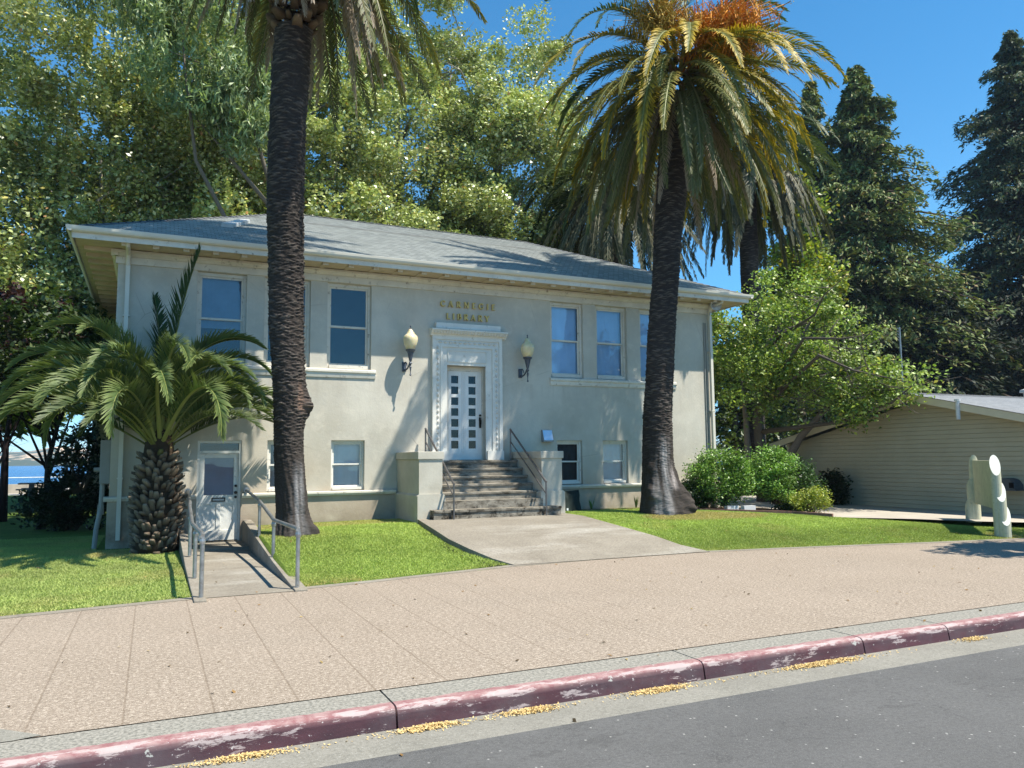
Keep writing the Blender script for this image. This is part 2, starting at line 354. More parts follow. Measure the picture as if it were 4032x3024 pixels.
def leaf_mat(name, transl=0.35, rough=0.45, spec=0.35):
    t = NT(name); c = t.attr()
    tr = t.n.new('ShaderNodeBsdfTranslucent'); mx = t.n.new('ShaderNodeMixShader'); mx.inputs[0].default_value = transl
    t.done(c, rough, spec)
    hv = t.mix(1.0, c, (1.0,1.05,0.5), 'MULTIPLY')
    t.l.new(hv, tr.inputs[0]); t.l.new(t.b.outputs[0], mx.inputs[1]); t.l.new(tr.outputs[0], mx.inputs[2]); t.l.new(mx.outputs[0], t.out.inputs[0])
    MAT[name] = t.m
leaf_mat('leaf', 0.3, 0.42, 0.45); leaf_mat('plane_leaf', 0.18, 0.38, 0.6); leaf_mat('needle', 0.15, 0.6, 0.2); leaf_mat('palm_leaf', 0.25, 0.5, 0.28); leaf_mat('grass_blade', 0.3, 0.6, 0.2)
def col_mat(name, rough=0.9, bump_scale=30, strength=0.4, spec=0.15):
    t = NT(name); c = t.attr()
    k = t.mix(t.ramp(t.noise(bump_scale*0.7, 5, 0.7), 0.3, 0.7, 0, 0.5), c, t.mix(1.0, c, (0.45,0.43,0.4), 'MULTIPLY'))
    t.bump(t.noise(bump_scale, 5, 0.7), strength, 0.02); MAT[name] = t.done(k, rough, spec)
col_mat('palm_bark'); col_mat('boot_bark', 0.9, 40, 0.4); col_mat('tree_bark', 0.9, 18, 0.5); col_mat('fruit', 0.7, 40, 0.2)
t = NT('seed_litter'); k = t.mix(t.ramp(t.noise(60, 2), 0.35, 0.65), (0.42,0.27,0.09), (0.72,0.55,0.26)); MAT['seed'] = t.done(k, 0.8, 0.2)
# ================================================================ GROUND AND STREET
YB = [(-60,9.0),(-12,10.2),(-6,10.75),(-1.61,11.32),(0.53,11.64),(1.84,11.75),(3.11,11.93),(5.7,12.45),(7.7,12.56),(9.71,12.49),(12.3,12.0),(14.93,11.41),(17.45,10.93),(22,10.0),(60,4.5)]
def yb(x): return np.interp(x, [p[0] for p in YB], [p[1] for p in YB])
HX = [(-60,0.0),(0.6,0.04),(0.64,0.02),(1.92,0.02),(1.96,0.40),(5.2,0.43),(9.6,0.47),(12.5,0.45),(15.5,0.30),(18,0.2),(24,0.2)]
def lawn_h(x, y):
    H = np.interp(x, [p[0] for p in HX], [p[1] for p in HX]); tt = np.clip((y-yb(x))/4.4, 0, 1)
    return H*(tt*(1.35-0.35*tt*tt)).clip(0, 1)
def strip(xs, rows, zf):
    """rows: list of functions y(x); returns vertices and quads"""
    V = []; F = []; n = len(rows)
    for x in xs:
        for g in rows:
            y = float(g(x)); V.append((x, y, float(zf(x, y))))
    for i in range(len(xs)-1):
        for j in range(n-1): F.append((i*n+j, (i+1)*n+j, (i+1)*n+j+1, i*n+j+1))
    return V, F
m = MB(); m.face([(-400,-300,-0.19),(400,-300,-0.19),(400,61,-0.19),(-400,61,-0.19)])
struct(m.build('ground', MAT['bed_soil']), 'bare earth under and around the street and park', 'ground')
m = MB()
xs = np.linspace(-60, 60, 61)
V, F = strip(list(xs), [lambda x: -60, lambda x: -20, lambda x: 0, lambda x: 2, lambda x: 4, lambda x: 5.32], lambda x, y: -0.135 if y < 5.3 else -0.145)
m.v = V; m.f = F
struct(m.build('road', MAT['asphalt']), 'dark worn asphalt road with oil stains along the kerb', 'road')
m = MB(); m.prism([(5.30,-0.185),(5.30,-0.148),(5.815,-0.152),(5.815,-0.185)], 'x', -60, 60)
struct(m.build('gutter_pan', MAT['grey_concrete']), 'pale concrete gutter strip between asphalt and kerb', 'gutter')
# kerb in cast lengths with open joints
m = MB(); cuts = [-60,-12,-8.5,-4.6,-1.9,1.73,4.6,6.62,7.9,10.9,14,18,25,60]
prof = [(6.30,-0.18),(6.30,0.0),(5.90,0.0),(5.868,-0.006),(5.846,-0.026),(5.835,-0.055),(5.812,-0.18)]
for a, b in zip(cuts[:-1], cuts[1:]):
    n = max(1, int((b-a)/1.2))
    for i in range(n):
        g0 = 0.008 if i == 0 else 0; g1 = 0.008 if i == n-1 else 0
        p0 = a+(b-a)*i/n+g0; p1 = a+(b-a)*(i+1)/n-g1
        m.prism(prof, 'x', p0, p1)
struct(m.build('kerb', MAT['kerb']), 'worn red painted concrete kerb with chipped white edge', 'kerb')
xs = sorted(set(list(np.linspace(-60, 60, 121)) + [p[0] for p in YB]))
V, F = strip(xs, [lambda x: 6.318]+[(lambda x, f=f: 6.318+(yb(x)-0.16-6.318)*f) for f in (.2,.4,.6,.8,1.0)], lambda x, y: 0.001)
m = MB(); m.v = V; m.f = F
struct(m.build('pavement', MAT['pavement']), 'broad tan aggregate pavement scored with narrow joints', 'pavement')
V, F = strip(xs, [lambda x: yb(x)-0.16, lambda x: yb(x)+0.04], lambda x, y: 0.005)
m = MB(); m.v = V; m.f = F
struct(m.build('pavement_edge', MAT['path']), 'narrow grey concrete edging along the back of the pavement', 'pavement edge')
m = MB(); m.face([(-3.2,6.29,0.006),(-0.78,6.29,0.006),(-0.62,6.33,0.006),(-1.05,6.75,0.006),(-3.2,6.95,0.006)])
struct(m.build('kerb_ramp', MAT['grey_concrete']), 'grey grooved concrete corner of the kerb ramp', 'kerb ramp')
# lawn sheet, follows the bank up to the building
lx = sorted(set(list(np.arange(-60, -6, 4.0)) + list(np.arange(-6, 20.01, 0.25)) + [0.63,0.66,1.9,1.97]))
lx = [x for x in lx if x <= 20]
fr = [0,.03,.08,.15,.25,.4,.6,.8,1.0]
V, F = strip(lx, [(lambda x, f=f: yb(x)+0.02+(19.2-yb(x))*f) for f in fr]+[lambda x: 24, lambda x: 40, lambda x: 52.6],
             lambda x, y: lawn_h(x, y) - (0.14 if 5.2 < x < 9.4 and y < 17.9 else 0) - (0.06 if 0.64 < x < 1.94 else 0) - (0.08 if x > 15.2 and y > 15 else 0) - (0.03 if x > 20.2 else 0))
m = MB(); m.v = V; m.f = F
struct(m.build('lawn', MAT['lawn'], smooth=True), 'mown green lawn banked up to the library', 'lawn')
# entrance path, flaring to the pavement
pl = [(5.46,16.86,.52),(5.32,16.0,.50),(5.25,15.0,.42),(5.22,14.2,.33),(5.32,13.4,.22),(5.55,12.85,.09),(5.78,12.40,.012)]
pr = [(9.20,16.86,.52),(9.25,16.0,.50),(9.32,15.2,.42),(9.42,14.4,.33),(9.58,13.6,.22),(9.75,13.0,.09),(9.95,12.32,.012)]
m = MB()
N = 12
for i in range(len(pl)-1):
    for k in range(N):
        def L(i, f): a, b = pl[i], pr[i]; return tuple(a[q]+(b[q]-a[q])*f for q in range(3))
        m.face([L(i,k/N), L(i+1,k/N), L(i+1,(k+1)/N), L(i,(k+1)/N)])
    for e, fl in ((pl, 0), (pr, 1)):
        a, b = e[i], e[i+1]; m.face([a, b, (b[0],b[1],b[2]-.3), (a[0],a[1],a[2]-.3)])
struct(m.build('entrance_path', MAT['path']), 'flared concrete path sloping down from the front steps', 'path')
m = MB()
for (y0, y1, z0, z1) in ((11.5,14.2,.008,.012),(14.2,17.2,.012,.03),(17.2,18.75,.075,.08)):
    m.face([(0.72,y0,z0),(1.90,y0,z0),(1.90,y1,z1),(0.72,y1,z1)])
m.face([(0.72,17.2,.0),(1.90,17.2,.0),(1.90,17.2,.075),(0.72,17.2,.075)])
struct(m.build('basement_path', MAT['path']), 'sunken concrete path leading to the basement door', 'path')
# planting bed beside the steps and the concrete walk by the annex
m = MB(); m.face([(9.1,17.95,.42),(12.4,18.3,.40),(14.0,17.3,.36),(15.7,16.0,.30),(16.1,15.0,.285),(16.5,16.2,.27),(17.5,19.0,.24),(15.4,18.75,.36),(9.1,18.75,.47)])
struct(m.build('planting_bed', MAT['bed_soil']), 'brown soil bed along the right of the library wall', 'planting bed')
m = MB(); m.face([(15.9,17.6,.235),(16.2,15.05,.25),(17.45,13.65,.245),(18.2,12.55,.23),(19.0,11.9,.215),(20.4,10.5,.19),(26,9,.19),(26,25,.22),(17,26,.22)])
struct(m.build('concrete_walk', MAT['promenade_concrete']), 'pale concrete walk between the lawn and the annex', 'walk')
m = MB(); m.face([(-14,23.2,.012),(-3.6,23.2,.012),(-2.0,25.6,.012),(-2.0,26.6,.012),(-3.3,25.3,.012),(-14,25.0,.012)])
struct(m.build('park_path', MAT['promenade_concrete']), 'narrow concrete path crossing the shaded park lawn', 'path')
m = MB(); m.face([(-60,52.6,.03),(60,52.6,.03),(60,56.2,.03),(-60,56.2,.03)])
struct(m.build('promenade', MAT['promenade_concrete']), 'sunlit tan promenade by the water', 'promenade')
m = MB(); m.prism([(56.2,-3),(56.2,0.58),(56.6,0.58),(56.6,-3)], 'x', -80, 80)
tag(m.build('sea_wall', MAT['promenade_concrete']), 'low pale concrete wall along the edge of the water', 'wall')
ro = thing('shore_railing', (-8, 56.4, .58), 'thin white pipe railing on top of the low sea wall', 'railing')
m = MB(); m.tube([(-60,56.4,0.98),(60,56.4,0.98)], .03, 6); m.build('rail', MAT['rail_white'], ro)
for i in range(9):
    m = MB(); m.tube([(-20+i*3.5,56.4,.57),(-20+i*3.5,56.4,.97)], .025, 6); m.build('post', MAT['rail_white'], ro)
b = thing('mooring_post', (-4.75, 56.0, .03), 'short white post standing at the sea wall', 'post')
m = MB(); m.lathe([(.13,.03),(.13,1.0),(.17,1.02),(.17,1.14),(.05,1.2)], -4.75, 56.0, 12); m.build('shaft', MAT['rail_white'], b)
# concrete picnic table on the promenade
pt = thing('picnic_table', (-5.6, 51.2, 0), 'dark concrete picnic table with benches on the far lawn', 'table')
m = MB(); m.box(-6.7,-4.4,50.8,51.7,.68,.76); m.build('tabletop', MAT['dark_concrete'], pt)
for y in (50.1, 52.1):
    m = MB(); m.box(-6.7,-4.4,y,y+.38,.38,.45); m.build('bench', MAT['dark_concrete'], pt)
for x in (-6.2,-5.1):
    m = MB(); m.prism([(50.35,.0),(52.3,.0),(52.2,.38),(51.55,.42),(51.45,.68),(51.05,.68),(50.95,.42),(50.3,.38)], 'x', x, x+.22); m.build('support', MAT['dark_concrete'], pt)

# water
t = NT('bay_water'); X, Y_, Z = t.xyz()
k = t.mix(t.ramp(t.noise(0.05, 5, 0.6, None, (0.25, 1, 1)), 0.35, 0.65), (0.02,0.085,0.22), (0.03,0.12,0.28))
t.bump(t.noise(0.8, 6, 0.7, None, (0.5, 1, 1)), 1.0, 0.5)
MAT['water'] = t.done(k, 0.25, 0.4)
m = MB(); m.face([(-3000,56.6,-2.2),(6000,56.6,-2.2),(6000,2300,-2.2),(-3000,2300,-2.2)])
struct(m.build('water', MAT['water']), 'blue open water of the bay', 'water')
# far hills
rng = np.random.RandomState(3)
t = NT('dry_hills'); X, Y_, Z = t.xyz()
n1 = t.noise(0.016, 6, 0.62)
k = t.mix(t.ramp(t.noise(0.03, 5), 0.3, 0.7), (0.52,0.37,0.23), (0.66,0.49,0.33))
woods = t.ramp(t.math('SUBTRACT', t.noise(0.014, 7, 0.66, None, (1, 1, 1.6)), t.math('MULTIPLY', Z, 0.0016)), 0.41, 0.44)
k = t.mix(woods, k, (0.055,0.075,0.045)); MAT['hills'] = t.done(k, 0.95, 0.1)
def ridge(x):
    return 33 + 5*np.sin(x*0.011+2.0) + 4.0*np.sin(x*0.027+.5) + 2.2*np.sin(x*0.061) + np.where(x > 500, -12, 0)*np.clip((x-500)/300, 0, 1)
xs = np.arange(-900, 3000, 9.0); ys = np.linspace(0, 1, 26)
V = np.zeros((len(xs), len(ys), 3)); 
for j, q in enumerate(ys):
    z = ridge(xs)*(q**0.75) ; gul = np.sin(xs*0.07+3*np.sin(q*4+xs*0.013))*5*q*(1-q)*2.2 + np.sin(xs*0.19+q*7)*2.2*q*(1-q)*2
    V[:, j, 0] = xs; V[:, j, 1] = 1480 + 420*q + gul*5; V[:, j, 2] = -2.6 + np.maximum(z+gul, 0)
nx, ny = len(xs), len(ys)
F = [(i*ny+j, (i+1)*ny+j, (i+1)*ny+j+1, i*ny+j+1) for i in range(nx-1) for j in range(ny-1)]
struct(np_mesh('hills', V.reshape(-1,3), F, MAT['hills'], smooth=True), 'hazy dry tan hills with dark woods across the bay', 'hills')

# grass blades, nobody could count them
rng = np.random.RandomState(11)
def in_lawn(x, y):
    ok = y > yb(x)+0.045+0.035*(np.sin(x*5.1)+np.sin(x*13.7+1)+.7*np.sin(x*31))*.6+rng.rand(len(x))*0.03
    pathl = np.interp(y, [12.4,12.85,13.4,14.2,15,16,16.9], [5.78,5.55,5.32,5.22,5.25,5.32,5.46])
    pathr = np.interp(y, [12.3,13.0,13.6,14.4,15.2,16,16.9], [9.95,9.75,9.58,9.42,9.32,9.25,9.2])
    a = (x < 0.54) & (y < 18.3+(x < -1.0)*3.7)
    b = (x > 2.0) & (x < pathl-0.02) & (y < 18.25)
    back = np.interp(x, [9.2,11,12.4,14,15.7,16.1,17.45,18.2,19,20.4], [17.85,18.0,18.1,17.2,15.9,15.0,13.6,12.5,11.85,10.45])
    c = (x > pathr+0.02) & (x < 20.3) & (y < back)
    return ok & (a | b | c)
n = 1150000
gx = rng.uniform(-5.5, 20.3, n); gy = rng.uniform(10.3, 22, n); keep = in_lawn(gx, gy); gx, gy = gx[keep], gy[keep]
n = len(gx); gz = lawn_h(gx, gy)
def fbm(x, y, f, seed):
    r = np.random.RandomState(seed); s = 0
    for o in range(4):
        a, b, c, d = r.uniform(-1, 1, 4); s = s + np.sin((a*x+b*y)*f*2**o+c*7)*np.cos((d*x-a*y)*f*2**o+b*5)/1.6**o
    return s
hgt = rng.uniform(.012, .034, n); an = rng.uniform(0, 2*np.pi, n); wd = rng.uniform(.0045, .0085, n)
lean = rng.normal(0, .022, (n, 2))
P0 = np.stack([gx-np.cos(an)*wd, gy-np.sin(an)*wd, gz-.005], 1); P1 = np.stack([gx+np.cos(an)*wd, gy+np.sin(an)*wd, gz-.005], 1)
P2 = np.stack([gx+lean[:,0], gy+lean[:,1], gz+hgt], 1)
V = np.stack([P0, P1, P2], 1).reshape(-1, 3)
base = np.array([[.36,.455,.105]]); c = base*(1+.24*rng.uniform(-1, 1, (n,1)))
pn = fbm(gx, gy, .9, 5)*.5; c = c*(1+.30*np.clip(pn,-1,1)[:,None]+.14*np.clip(fbm(gx, gy, 3.5, 21)*.6,-1,1)[:,None])
stripe = np.sin(gy*2.1+0.25*gx)*.12*(gx > 9); c = c*(1+stripe[:,None]); c = c*np.where(gx < 0.6, .92, 1.0)[:,None]+np.where(gx < 0.6, 1, 0)[:,None]*np.array([[.03,.01,.035]])
dry = np.clip(fbm(gx+3, gy, .55, 9)*.5-.25, 0, .55)*(gx < 1.0)*1.3+np.clip(fbm(gx, gy, 1.3, 13)*.5-.35, 0, .4)*.7 + np.clip(.55-(gy-yb(gx)), 0, .55)*1.2*((gx > 1.95)&(gx < 3.0)) + np.clip(.25-(gy-yb(gx)), 0, .25)*1.3
dry = dry + .75*(np.hypot((gx-12.6)/1.5, (gy-15.7)/.7) < 1+.3*rng.rand(n)) + .8*(np.hypot(gx-17.4, (gy-11.3)) < .5*rng.rand(n)+.1) + .55*((gy > 17.2)&(gx > 2)&(gx < 5.6)) + .5*np.clip(1-np.hypot(gx-2.55, gy-16)/1.0, 0, 1)
dry = np.clip(dry+rng.uniform(-.12, .12, n), 0, 1)[:,None]
c = c*(1-dry)+np.array([[.52,.40,.17]])*dry
C = np.repeat(c, 3, 0)
tag(np_mesh('grass', V, np.arange(3*n).reshape(-1,3), MAT['grass_blade'], C=C), 'short mown grass blades covering the front lawns', 'grass', None, 'stuff')

# pale seed litter drifted in the gutter: five heaps
def heap(x, y, lx, ly, n, label, seed):
    r = np.random.RandomState(seed)
    u = r.normal(0, .42, (n, 2)).clip(-1, 1)*np.where(r.rand(n, 1) < .14, np.array([[2.6, 1.5]]), 1); cx = x+u[:,0]*lx; cy = y+u[:,1]*ly
    hz = .018*np.exp(-(u**2).sum(1)*2)*r.rand(n)+.001
    a = r.uniform(0, 6.28, n); l = r.uniform(.006, .013, n); ww = l*.55
    d = np.stack([np.cos(a), np.sin(a), r.normal(0, .4, n)], 1); s = np.stack([-np.sin(a), np.cos(a), r.normal(0, .4, n)], 1)
    c = np.stack([cx, cy, -.146+hz], 1)
    V = np.stack([c-d*l[:,None], c+s*ww[:,None], c+d*l[:,None], c-s*ww[:,None]], 1).reshape(-1, 3)
    o = np_mesh('seed_heap', V, np.arange(4*n).reshape(-1,4), MAT['seed']); tag(o, label, 'seed litter', 'heaps of seed litter in the gutter')
for i, (x, lx, n, lab) in enumerate(((0.62,.36,900,'thin streak of yellow seed litter left of the split kerb joint'),
        (1.95,.24,1500,'compact yellow seed heap right beside the split kerb joint'), (2.8,.24,1300,'tapering yellow seed heap below chipped kerb, next along from the split joint'),
        (4.05,.30,1600,'small yellow seed heap just before the thin cracked kerb joint'), (5.95,.48,2600,'largest longest yellow seed heap under the flaking grey kerb patches'),
        (8.15,.2,500,'faint far yellow seed heap at the far right kerb joint'))):
    heap(x, 5.73, lx, .07, n, lab, 20+i)
# ================================================================ LIBRARY
YF = 18.6; X0, X1 = -0.80, 15.30; YBK = 27.0
lib = thing('library_building', (7.2, 22.8, 0), 'two storey grey stucco library with hipped shingle roof and gold lettering over its door', 'library')
WT = [(0.81,1.88),(2.28,3.34),(3.74,4.82),(9.82,10.85),(11.27,12.30),(12.75,13.88)]; ZT = (4.05, 6.16)
WB = [(2.41,3.22),(3.87,4.68),(9.96,10.76),(11.42,12.25),(12.88,13.70)]; ZB = (1.135, 2.33)
BD = (0.92, 1.85, 0.075, 2.32)
FD = (6.79, 7.86, 1.82, 4.26)
ops = [(a,b,*ZT) for a,b in WT]+[(a,b,*ZB) for a,b in WB]+[(BD[0],BD[1],1.03,BD[3]), FD]
def wall_mesh(m, x0, x1, z0, z1, y, ops, depth):
    xs = sorted({x0, x1} | {o[0] for o in ops} | {o[1] for o in ops}); zs = sorted({z0, z1} | {o[2] for o in ops} | {o[3] for o in ops})
    for i in range(len(xs)-1):
        for j in range(len(zs)-1):
            cx, cz = (xs[i]+xs[i+1])/2, (zs[j]+zs[j+1])/2
            if any(o[0] < cx < o[1] and o[2] < cz < o[3] for o in ops): continue
            m.face([(xs[i],y,zs[j]),(xs[i+1],y,zs[j]),(xs[i+1],y,zs[j+1]),(xs[i],y,zs[j+1])])
    for a,b,c,d in ops:
        m.face([(a,y,c),(a,y,d),(a,y+depth,d),(a,y+depth,c)]); m.face([(b,y,c),(b,y+depth,c),(b,y+depth,d),(b,y,d)])
        if d < z1: m.face([(a,y,d),(b,y,d),(b,y+depth,d),(a,y+depth,d)])
        if c > z0: m.face([(a,y,c),(a,y+depth,c),(b,y+depth,c),(b,y,c)])
m = MB(); wall_mesh(m, X0, X1, 1.03, 6.54, YF, ops, 0.22)
m.face([(X0,YF,-.1),(X0,YBK,-.1),(X0,YBK,6.5),(X0,YF,6.5)]); m.face([(X1,YF,-.1),(X1,YF,6.5),(X1,YBK,6.5),(X1,YBK,-.1)]); m.face([(X0,YBK,-.1),(X1,YBK,-.1),(X1,YBK,6.5),(X0,YBK,6.5)])
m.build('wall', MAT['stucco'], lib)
m = MB(); wall_mesh(m, X0-.03, X1+.03, -.15, 1.03, YF-.04, [(BD[0],BD[1],-.15,1.03)], 0.26)
m.face([(X0-.03,YF-.04,-.15),(X0-.03,YBK,-.15),(X0-.03,YBK,1.03),(X0-.03,YF-.04,1.03)]); m.face([(X1+.03,YF-.04,-.15),(X1+.03,YF-.04,1.03),(X1+.03,YBK,1.03),(X1+.03,YBK,-.15)])
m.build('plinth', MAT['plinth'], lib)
for a, b in ((X0-.10, BD[0]-.02), (BD[1]+.02, 5.44), (9.22, X1+.10)):
    m = MB(); m.prism([(YF-.02,1.03),(YF-.085,1.03),(YF-.10,1.065),(YF-.12,1.075),(YF-.12,1.115),(YF-.02,1.132)], 'x', a, b)
    m.build('water_table', MAT['peeling_paint'], lib)
m = MB(); m.face([(X0+.05,YF+1.3,0),(X1-.05,YF+1.3,0),(X1-.05,YF+1.3,6.6),(X0+.05,YF+1.3,6.6)])
m.face([(X0+.05,YF+.25,2.9),(X1-.05,YF+.25,2.9),(X1-.05,YF+1.3,2.9),(X0+.05,YF+1.3,2.9)])
m.build('interior', MAT['dark_interior'], lib)

def window(a, b, z0, z1, mid, fw, sash, paint, blind, glassm='window_glass', blind_z=None):
    """double-hung window: frame with two sashes, two panes, sometimes a blind or an added dim sheet behind"""
    y = YF+.09
    m = MB()
    m.box(a+.002,a+fw,y,y+.10,z0+.002,z1-.002); m.box(b-fw,b-.002,y,y+.10,z0+.002,z1-.002); m.box(a+fw,b-fw,y,y+.10,z1-fw*1.2,z1-.002); m.box(a+fw,b-fw,y-.03,y+.10,z0+.002,z0+fw*1.3)
    f = m.build('window', MAT[paint], lib)
    xa, xb, za, zb = a+fw, b-fw, z0+fw*1.3, z1-fw*1.2
    m = MB(); s = sash
    for (c, d, yy) in ((mid-.02, zb, y+.035), (za, mid+.02, y+.065)):
        m.box(xa+.001,xa+s,yy,yy+.028,c,d-.001); m.box(xb-s,xb-.001,yy,yy+.028,c,d-.001); m.box(xa+s,xb-s,yy,yy+.028,d-s,d-.001); m.box(xa+s,xb-s,yy,yy+.028,c,c+s)
    m.build('sash', MAT[paint], f)
    for (c, d, yy) in ((mid-.02, zb, y+.05), (za, mid+.02, y+.08)):
        m = MB(); m.face([(xa+s-.005,yy,c+s-.005),(xb-s+.005,yy,c+s-.005),(xb-s+.005,yy,d-s+.005),(xa+s-.005,yy,d-s+.005)]); m.build('pane', MAT[glassm], f)
    if blind:
        q0 = za if blind_z is None else blind_z
        m = MB(); n = 14
        for i in range(n):
            u0, u1 = xa+.01+(xb-xa-.02)*i/n, xa+.01+(xb-xa-.02)*(i+1)/n
            m.face([(u0,y+.16+.006*math.sin(i*1.3),q0),(u1,y+.16+.006*math.sin((i+1)*1.3),q0),(u1,y+.16+.006*math.sin((i+1)*1.3),zb),(u0,y+.16+.006*math.sin(i*1.3),zb)])
        m.build('blind', MAT[blind], f)
    return f
for i, (a, b) in enumerate(WT):
    window(a, b, 4.07, 6.16, 5.10, .065, .045, 'peeling_paint', ['blind_grey', None, None, 'blind_white', 'blind_white', 'blind_white'][i], 'window_glass', [4.9,None,None,None,None,None][i])
for i, (a, b) in enumerate(WB):
    window(a, b, 1.15, 2.33, 1.76, .05, .04, 'white_paint', ['blind_grey', 'blind_white', 'dim_window_sheet', 'blind_white', 'blind_white'][i], 'clear_glass', [None,1.2,None,None,None][i])
for a, b in ((0.70, 4.93), (9.78, 13.97)):
    m = MB(); m.prism([(YF,3.84),(YF-.03,3.84),(YF-.045,3.90),(YF-.045,3.94),(YF-.075,3.97),(YF-.075,4.02),(YF-.0,4.055)], 'x', a, b); m.build('window_sill', MAT['peeling_paint'], lib)
# frieze, soffit, rafter ends, gutters, roof
m = MB()
m.prism([(YF-.001,6.17),(YF-.045,6.17),(YF-.045,6.325),(YF-.001,6.325)], 'x', X0-.045, X1+.045)
m.prism([(YF-.001,6.328),(YF-.07,6.328),(YF-.10,6.37),(YF-.14,6.40),(YF-.14,6.455),(YF-.001,6.455)], 'x', X0-.14, X1+.14)
m.prism([(X0+.001,6.17),(X0-.043,6.17),(X0-.043,6.325),(X0+.001,6.325)], 'y', YF-.043, YBK)
m.prism([(X0+.001,6.328),(X0-.07,6.328),(X0-.138,6.40),(X0-.138,6.455),(X0+.001,6.455)], 'y', YF-.138, YBK)
m.build('frieze', MAT['peeling_paint'], lib)
EX0, EX1, EY0, EY1, EZ = -1.60, 16.10, 17.80, 27.85, 6.60
m = MB(); m.face([(EX0,EY0,6.485),(EX1,EY0,6.485),(EX1,YF,6.475),(EX0,YF,6.475)][::-1]); m.face([(EX0,YF,6.477),(X0,YF,6.477),(X0,EY1,6.477),(EX0,EY1,6.477)]); m.face([(X1,YF,6.477),(EX1,YF,6.477),(EX1,EY1,6.477),(X1,EY1,6.477)])
m.face([(EX0,YBK,6.528),(EX1,YBK,6.528),(EX1,EY1,6.50),(EX0,EY1,6.50)])
m.build('soffit', MAT['soffit_paint'], lib)
tail = [(YF-.02,6.55),(YF-.02,6.458),(YF-.25,6.462),(YF-.40,6.468),(YF-.52,6.46),(YF-.58,6.425),(YF-.66,6.42),(YF-.66,6.55)]
x = -0.72; i = 0
while x < X1-.1:
    m = MB(); m.prism(tail, 'x', x, x+.115); o = m.build('rafter_end', MAT['soffit_paint'], lib)
    m = MB(); m.box(x-.004,x+.119,YF-.69,YF-.661,6.405,6.482); m.build('end_cap', MAT['gutter_paint'], o); x += .602
for i in range(14):
    y = YF-.1+i*.602
    m = MB(); m.prism([(q[0]-YF+X0, q[1]-(.075 if q[1] < 6.5 else 0)+(.05 if q[1] < 6.43 else 0)) for q in tail], 'y', y, y+.115); m.build('rafter_end', MAT['soffit_paint'], lib)
m = MB(); m.box(EX0-.01,EX1+.01,EY0-.03,EY0,6.44,6.575); m.box(EX0-.03,EX0-.012,EY0-.03,EY1,6.44,6.575); m.box(EX1+.012,EX1+.03,EY0-.03,EY1,6.44,6.575)
m.build('fascia', MAT['peeling_paint'], lib)
og = [(0,6.56),(-.05,6.56),(-.085,6.585),(-.10,6.62),(-.11,6.675),(-.095,6.675),(-.03,6.60),(0,6.60)]
m = MB(); m.prism([(EY0-.032+p[0],p[1]) for p in og], 'x', EX0-.12, EX1+.13); m.prism([(EX0-.032+p[0],p[1]) for p in og], 'y', EY0-.13, EY1)
m.prism([(EX1+.032-p[0],p[1]) for p in og], 'y', EY0-.13, EY1)
m.build('gutter', MAT['gutter_paint'], lib)
def course_slope(m, A, B, up, rise_dir, length, shrink0, shrink1, course=.145, lift=.014, u0=0.0):
    """shingle courses from eave A-B up the slope; each course's lower edge stands proud"""
    A, B, up, nrm = Vector(A), Vector(B), Vector(up), Vector(rise_dir); d = (B-A).normalized(); Lb = (B-A).length
    n = int(length/course)+1
    for i in range(n):
        s0, s1 = i*course, min((i+1)*course, length)
        if s1-s0 < 1e-4: continue
        P = lambda s, e, l: A+d*e+up*s+nrm*l
        a0, b0, a1, b1 = shrink0*s0, Lb-shrink1*s0, shrink0*s1, Lb-shrink1*s1
        if b1-a1 < .001: b1 = a1+.001
        m.face([P(s0,a0,lift),P(s0,b0,lift),P(s1,b1,0.001),P(s1,a1,0.001)], [(a0+u0,s0),(b0+u0,s0),(b1+u0,s1),(a1+u0,s1)])
        m.face([P(s0,a0,-.001),P(s0,b0,-.001),P(s0,b0,lift),P(s0,a0,lift)], [(a0+u0,s0-.002),(b0+u0,s0-.002),(b0+u0,s0),(a0+u0,s0)])
run = (EY1-EY0)/2+.06; pit = .478; sl = math.hypot(1, pit); L = run*sl
m = MB(); z = 6.655
course_slope(m, (EX0-.06,EY0-.06,z), (EX1+.06,EY0-.06,z), (0,1/sl,pit/sl), (0,-pit/sl,1/sl), L, 1/sl, 1/sl)
course_slope(m, (EX0-.06,EY1+.06,z), (EX0-.06,EY0-.06,z), (1/sl,0,pit/sl), (-pit/sl,0,1/sl), L, 1/sl, 1/sl, u0=3)
course_slope(m, (EX1+.06,EY0-.06,z), (EX1+.06,EY1+.06,z), (-1/sl,0,pit/sl), (pit/sl,0,1/sl), L, 1/sl, 1/sl, u0=7)
course_slope(m, (EX1+.06,EY1+.06,z), (EX0-.06,EY1+.06,z), (0,-1/sl,pit/sl), (0,pit/sl,1/sl), L, 1/sl, 1/sl, u0=11)
rf = m.build('roof', MAT['roof_shingles'], lib)
# hip and ridge caps
m = MB(); rz = 6.655+run*pit; ym = (EY0+EY1)/2; xa, xb = EX0-.06+run, EX1+.06-run
def cap(p, q):
    p, q = Vector(p), Vector(q); n = int((q-p).length/.2); d = (q-p)/n; s = d.cross(Vector((0,0,1))).normalized()*.11
    for i in range(n):
        a = p+d*i+Vector((0,0,.035)); b = p+d*(i+1)+Vector((0,0,.018))
        m.face([a-s-Vector((0,0,.05)), a, b, b-s-Vector((0,0,.05))]); m.face([a, a+s-Vector((0,0,.05)), b+s-Vector((0,0,.05)), b])
cap((EX0-.06,EY0-.06,6.655),(xa,ym,rz)); cap((EX1+.06,EY0-.06,6.655),(xb,ym,rz)); cap((xa,ym,rz),(xb,ym,rz)); cap((EX0-.06,EY1+.06,6.655),(xa,ym,rz))
m.build('ridge_cap', MAT['annex_shingles'], rf)
m = MB()
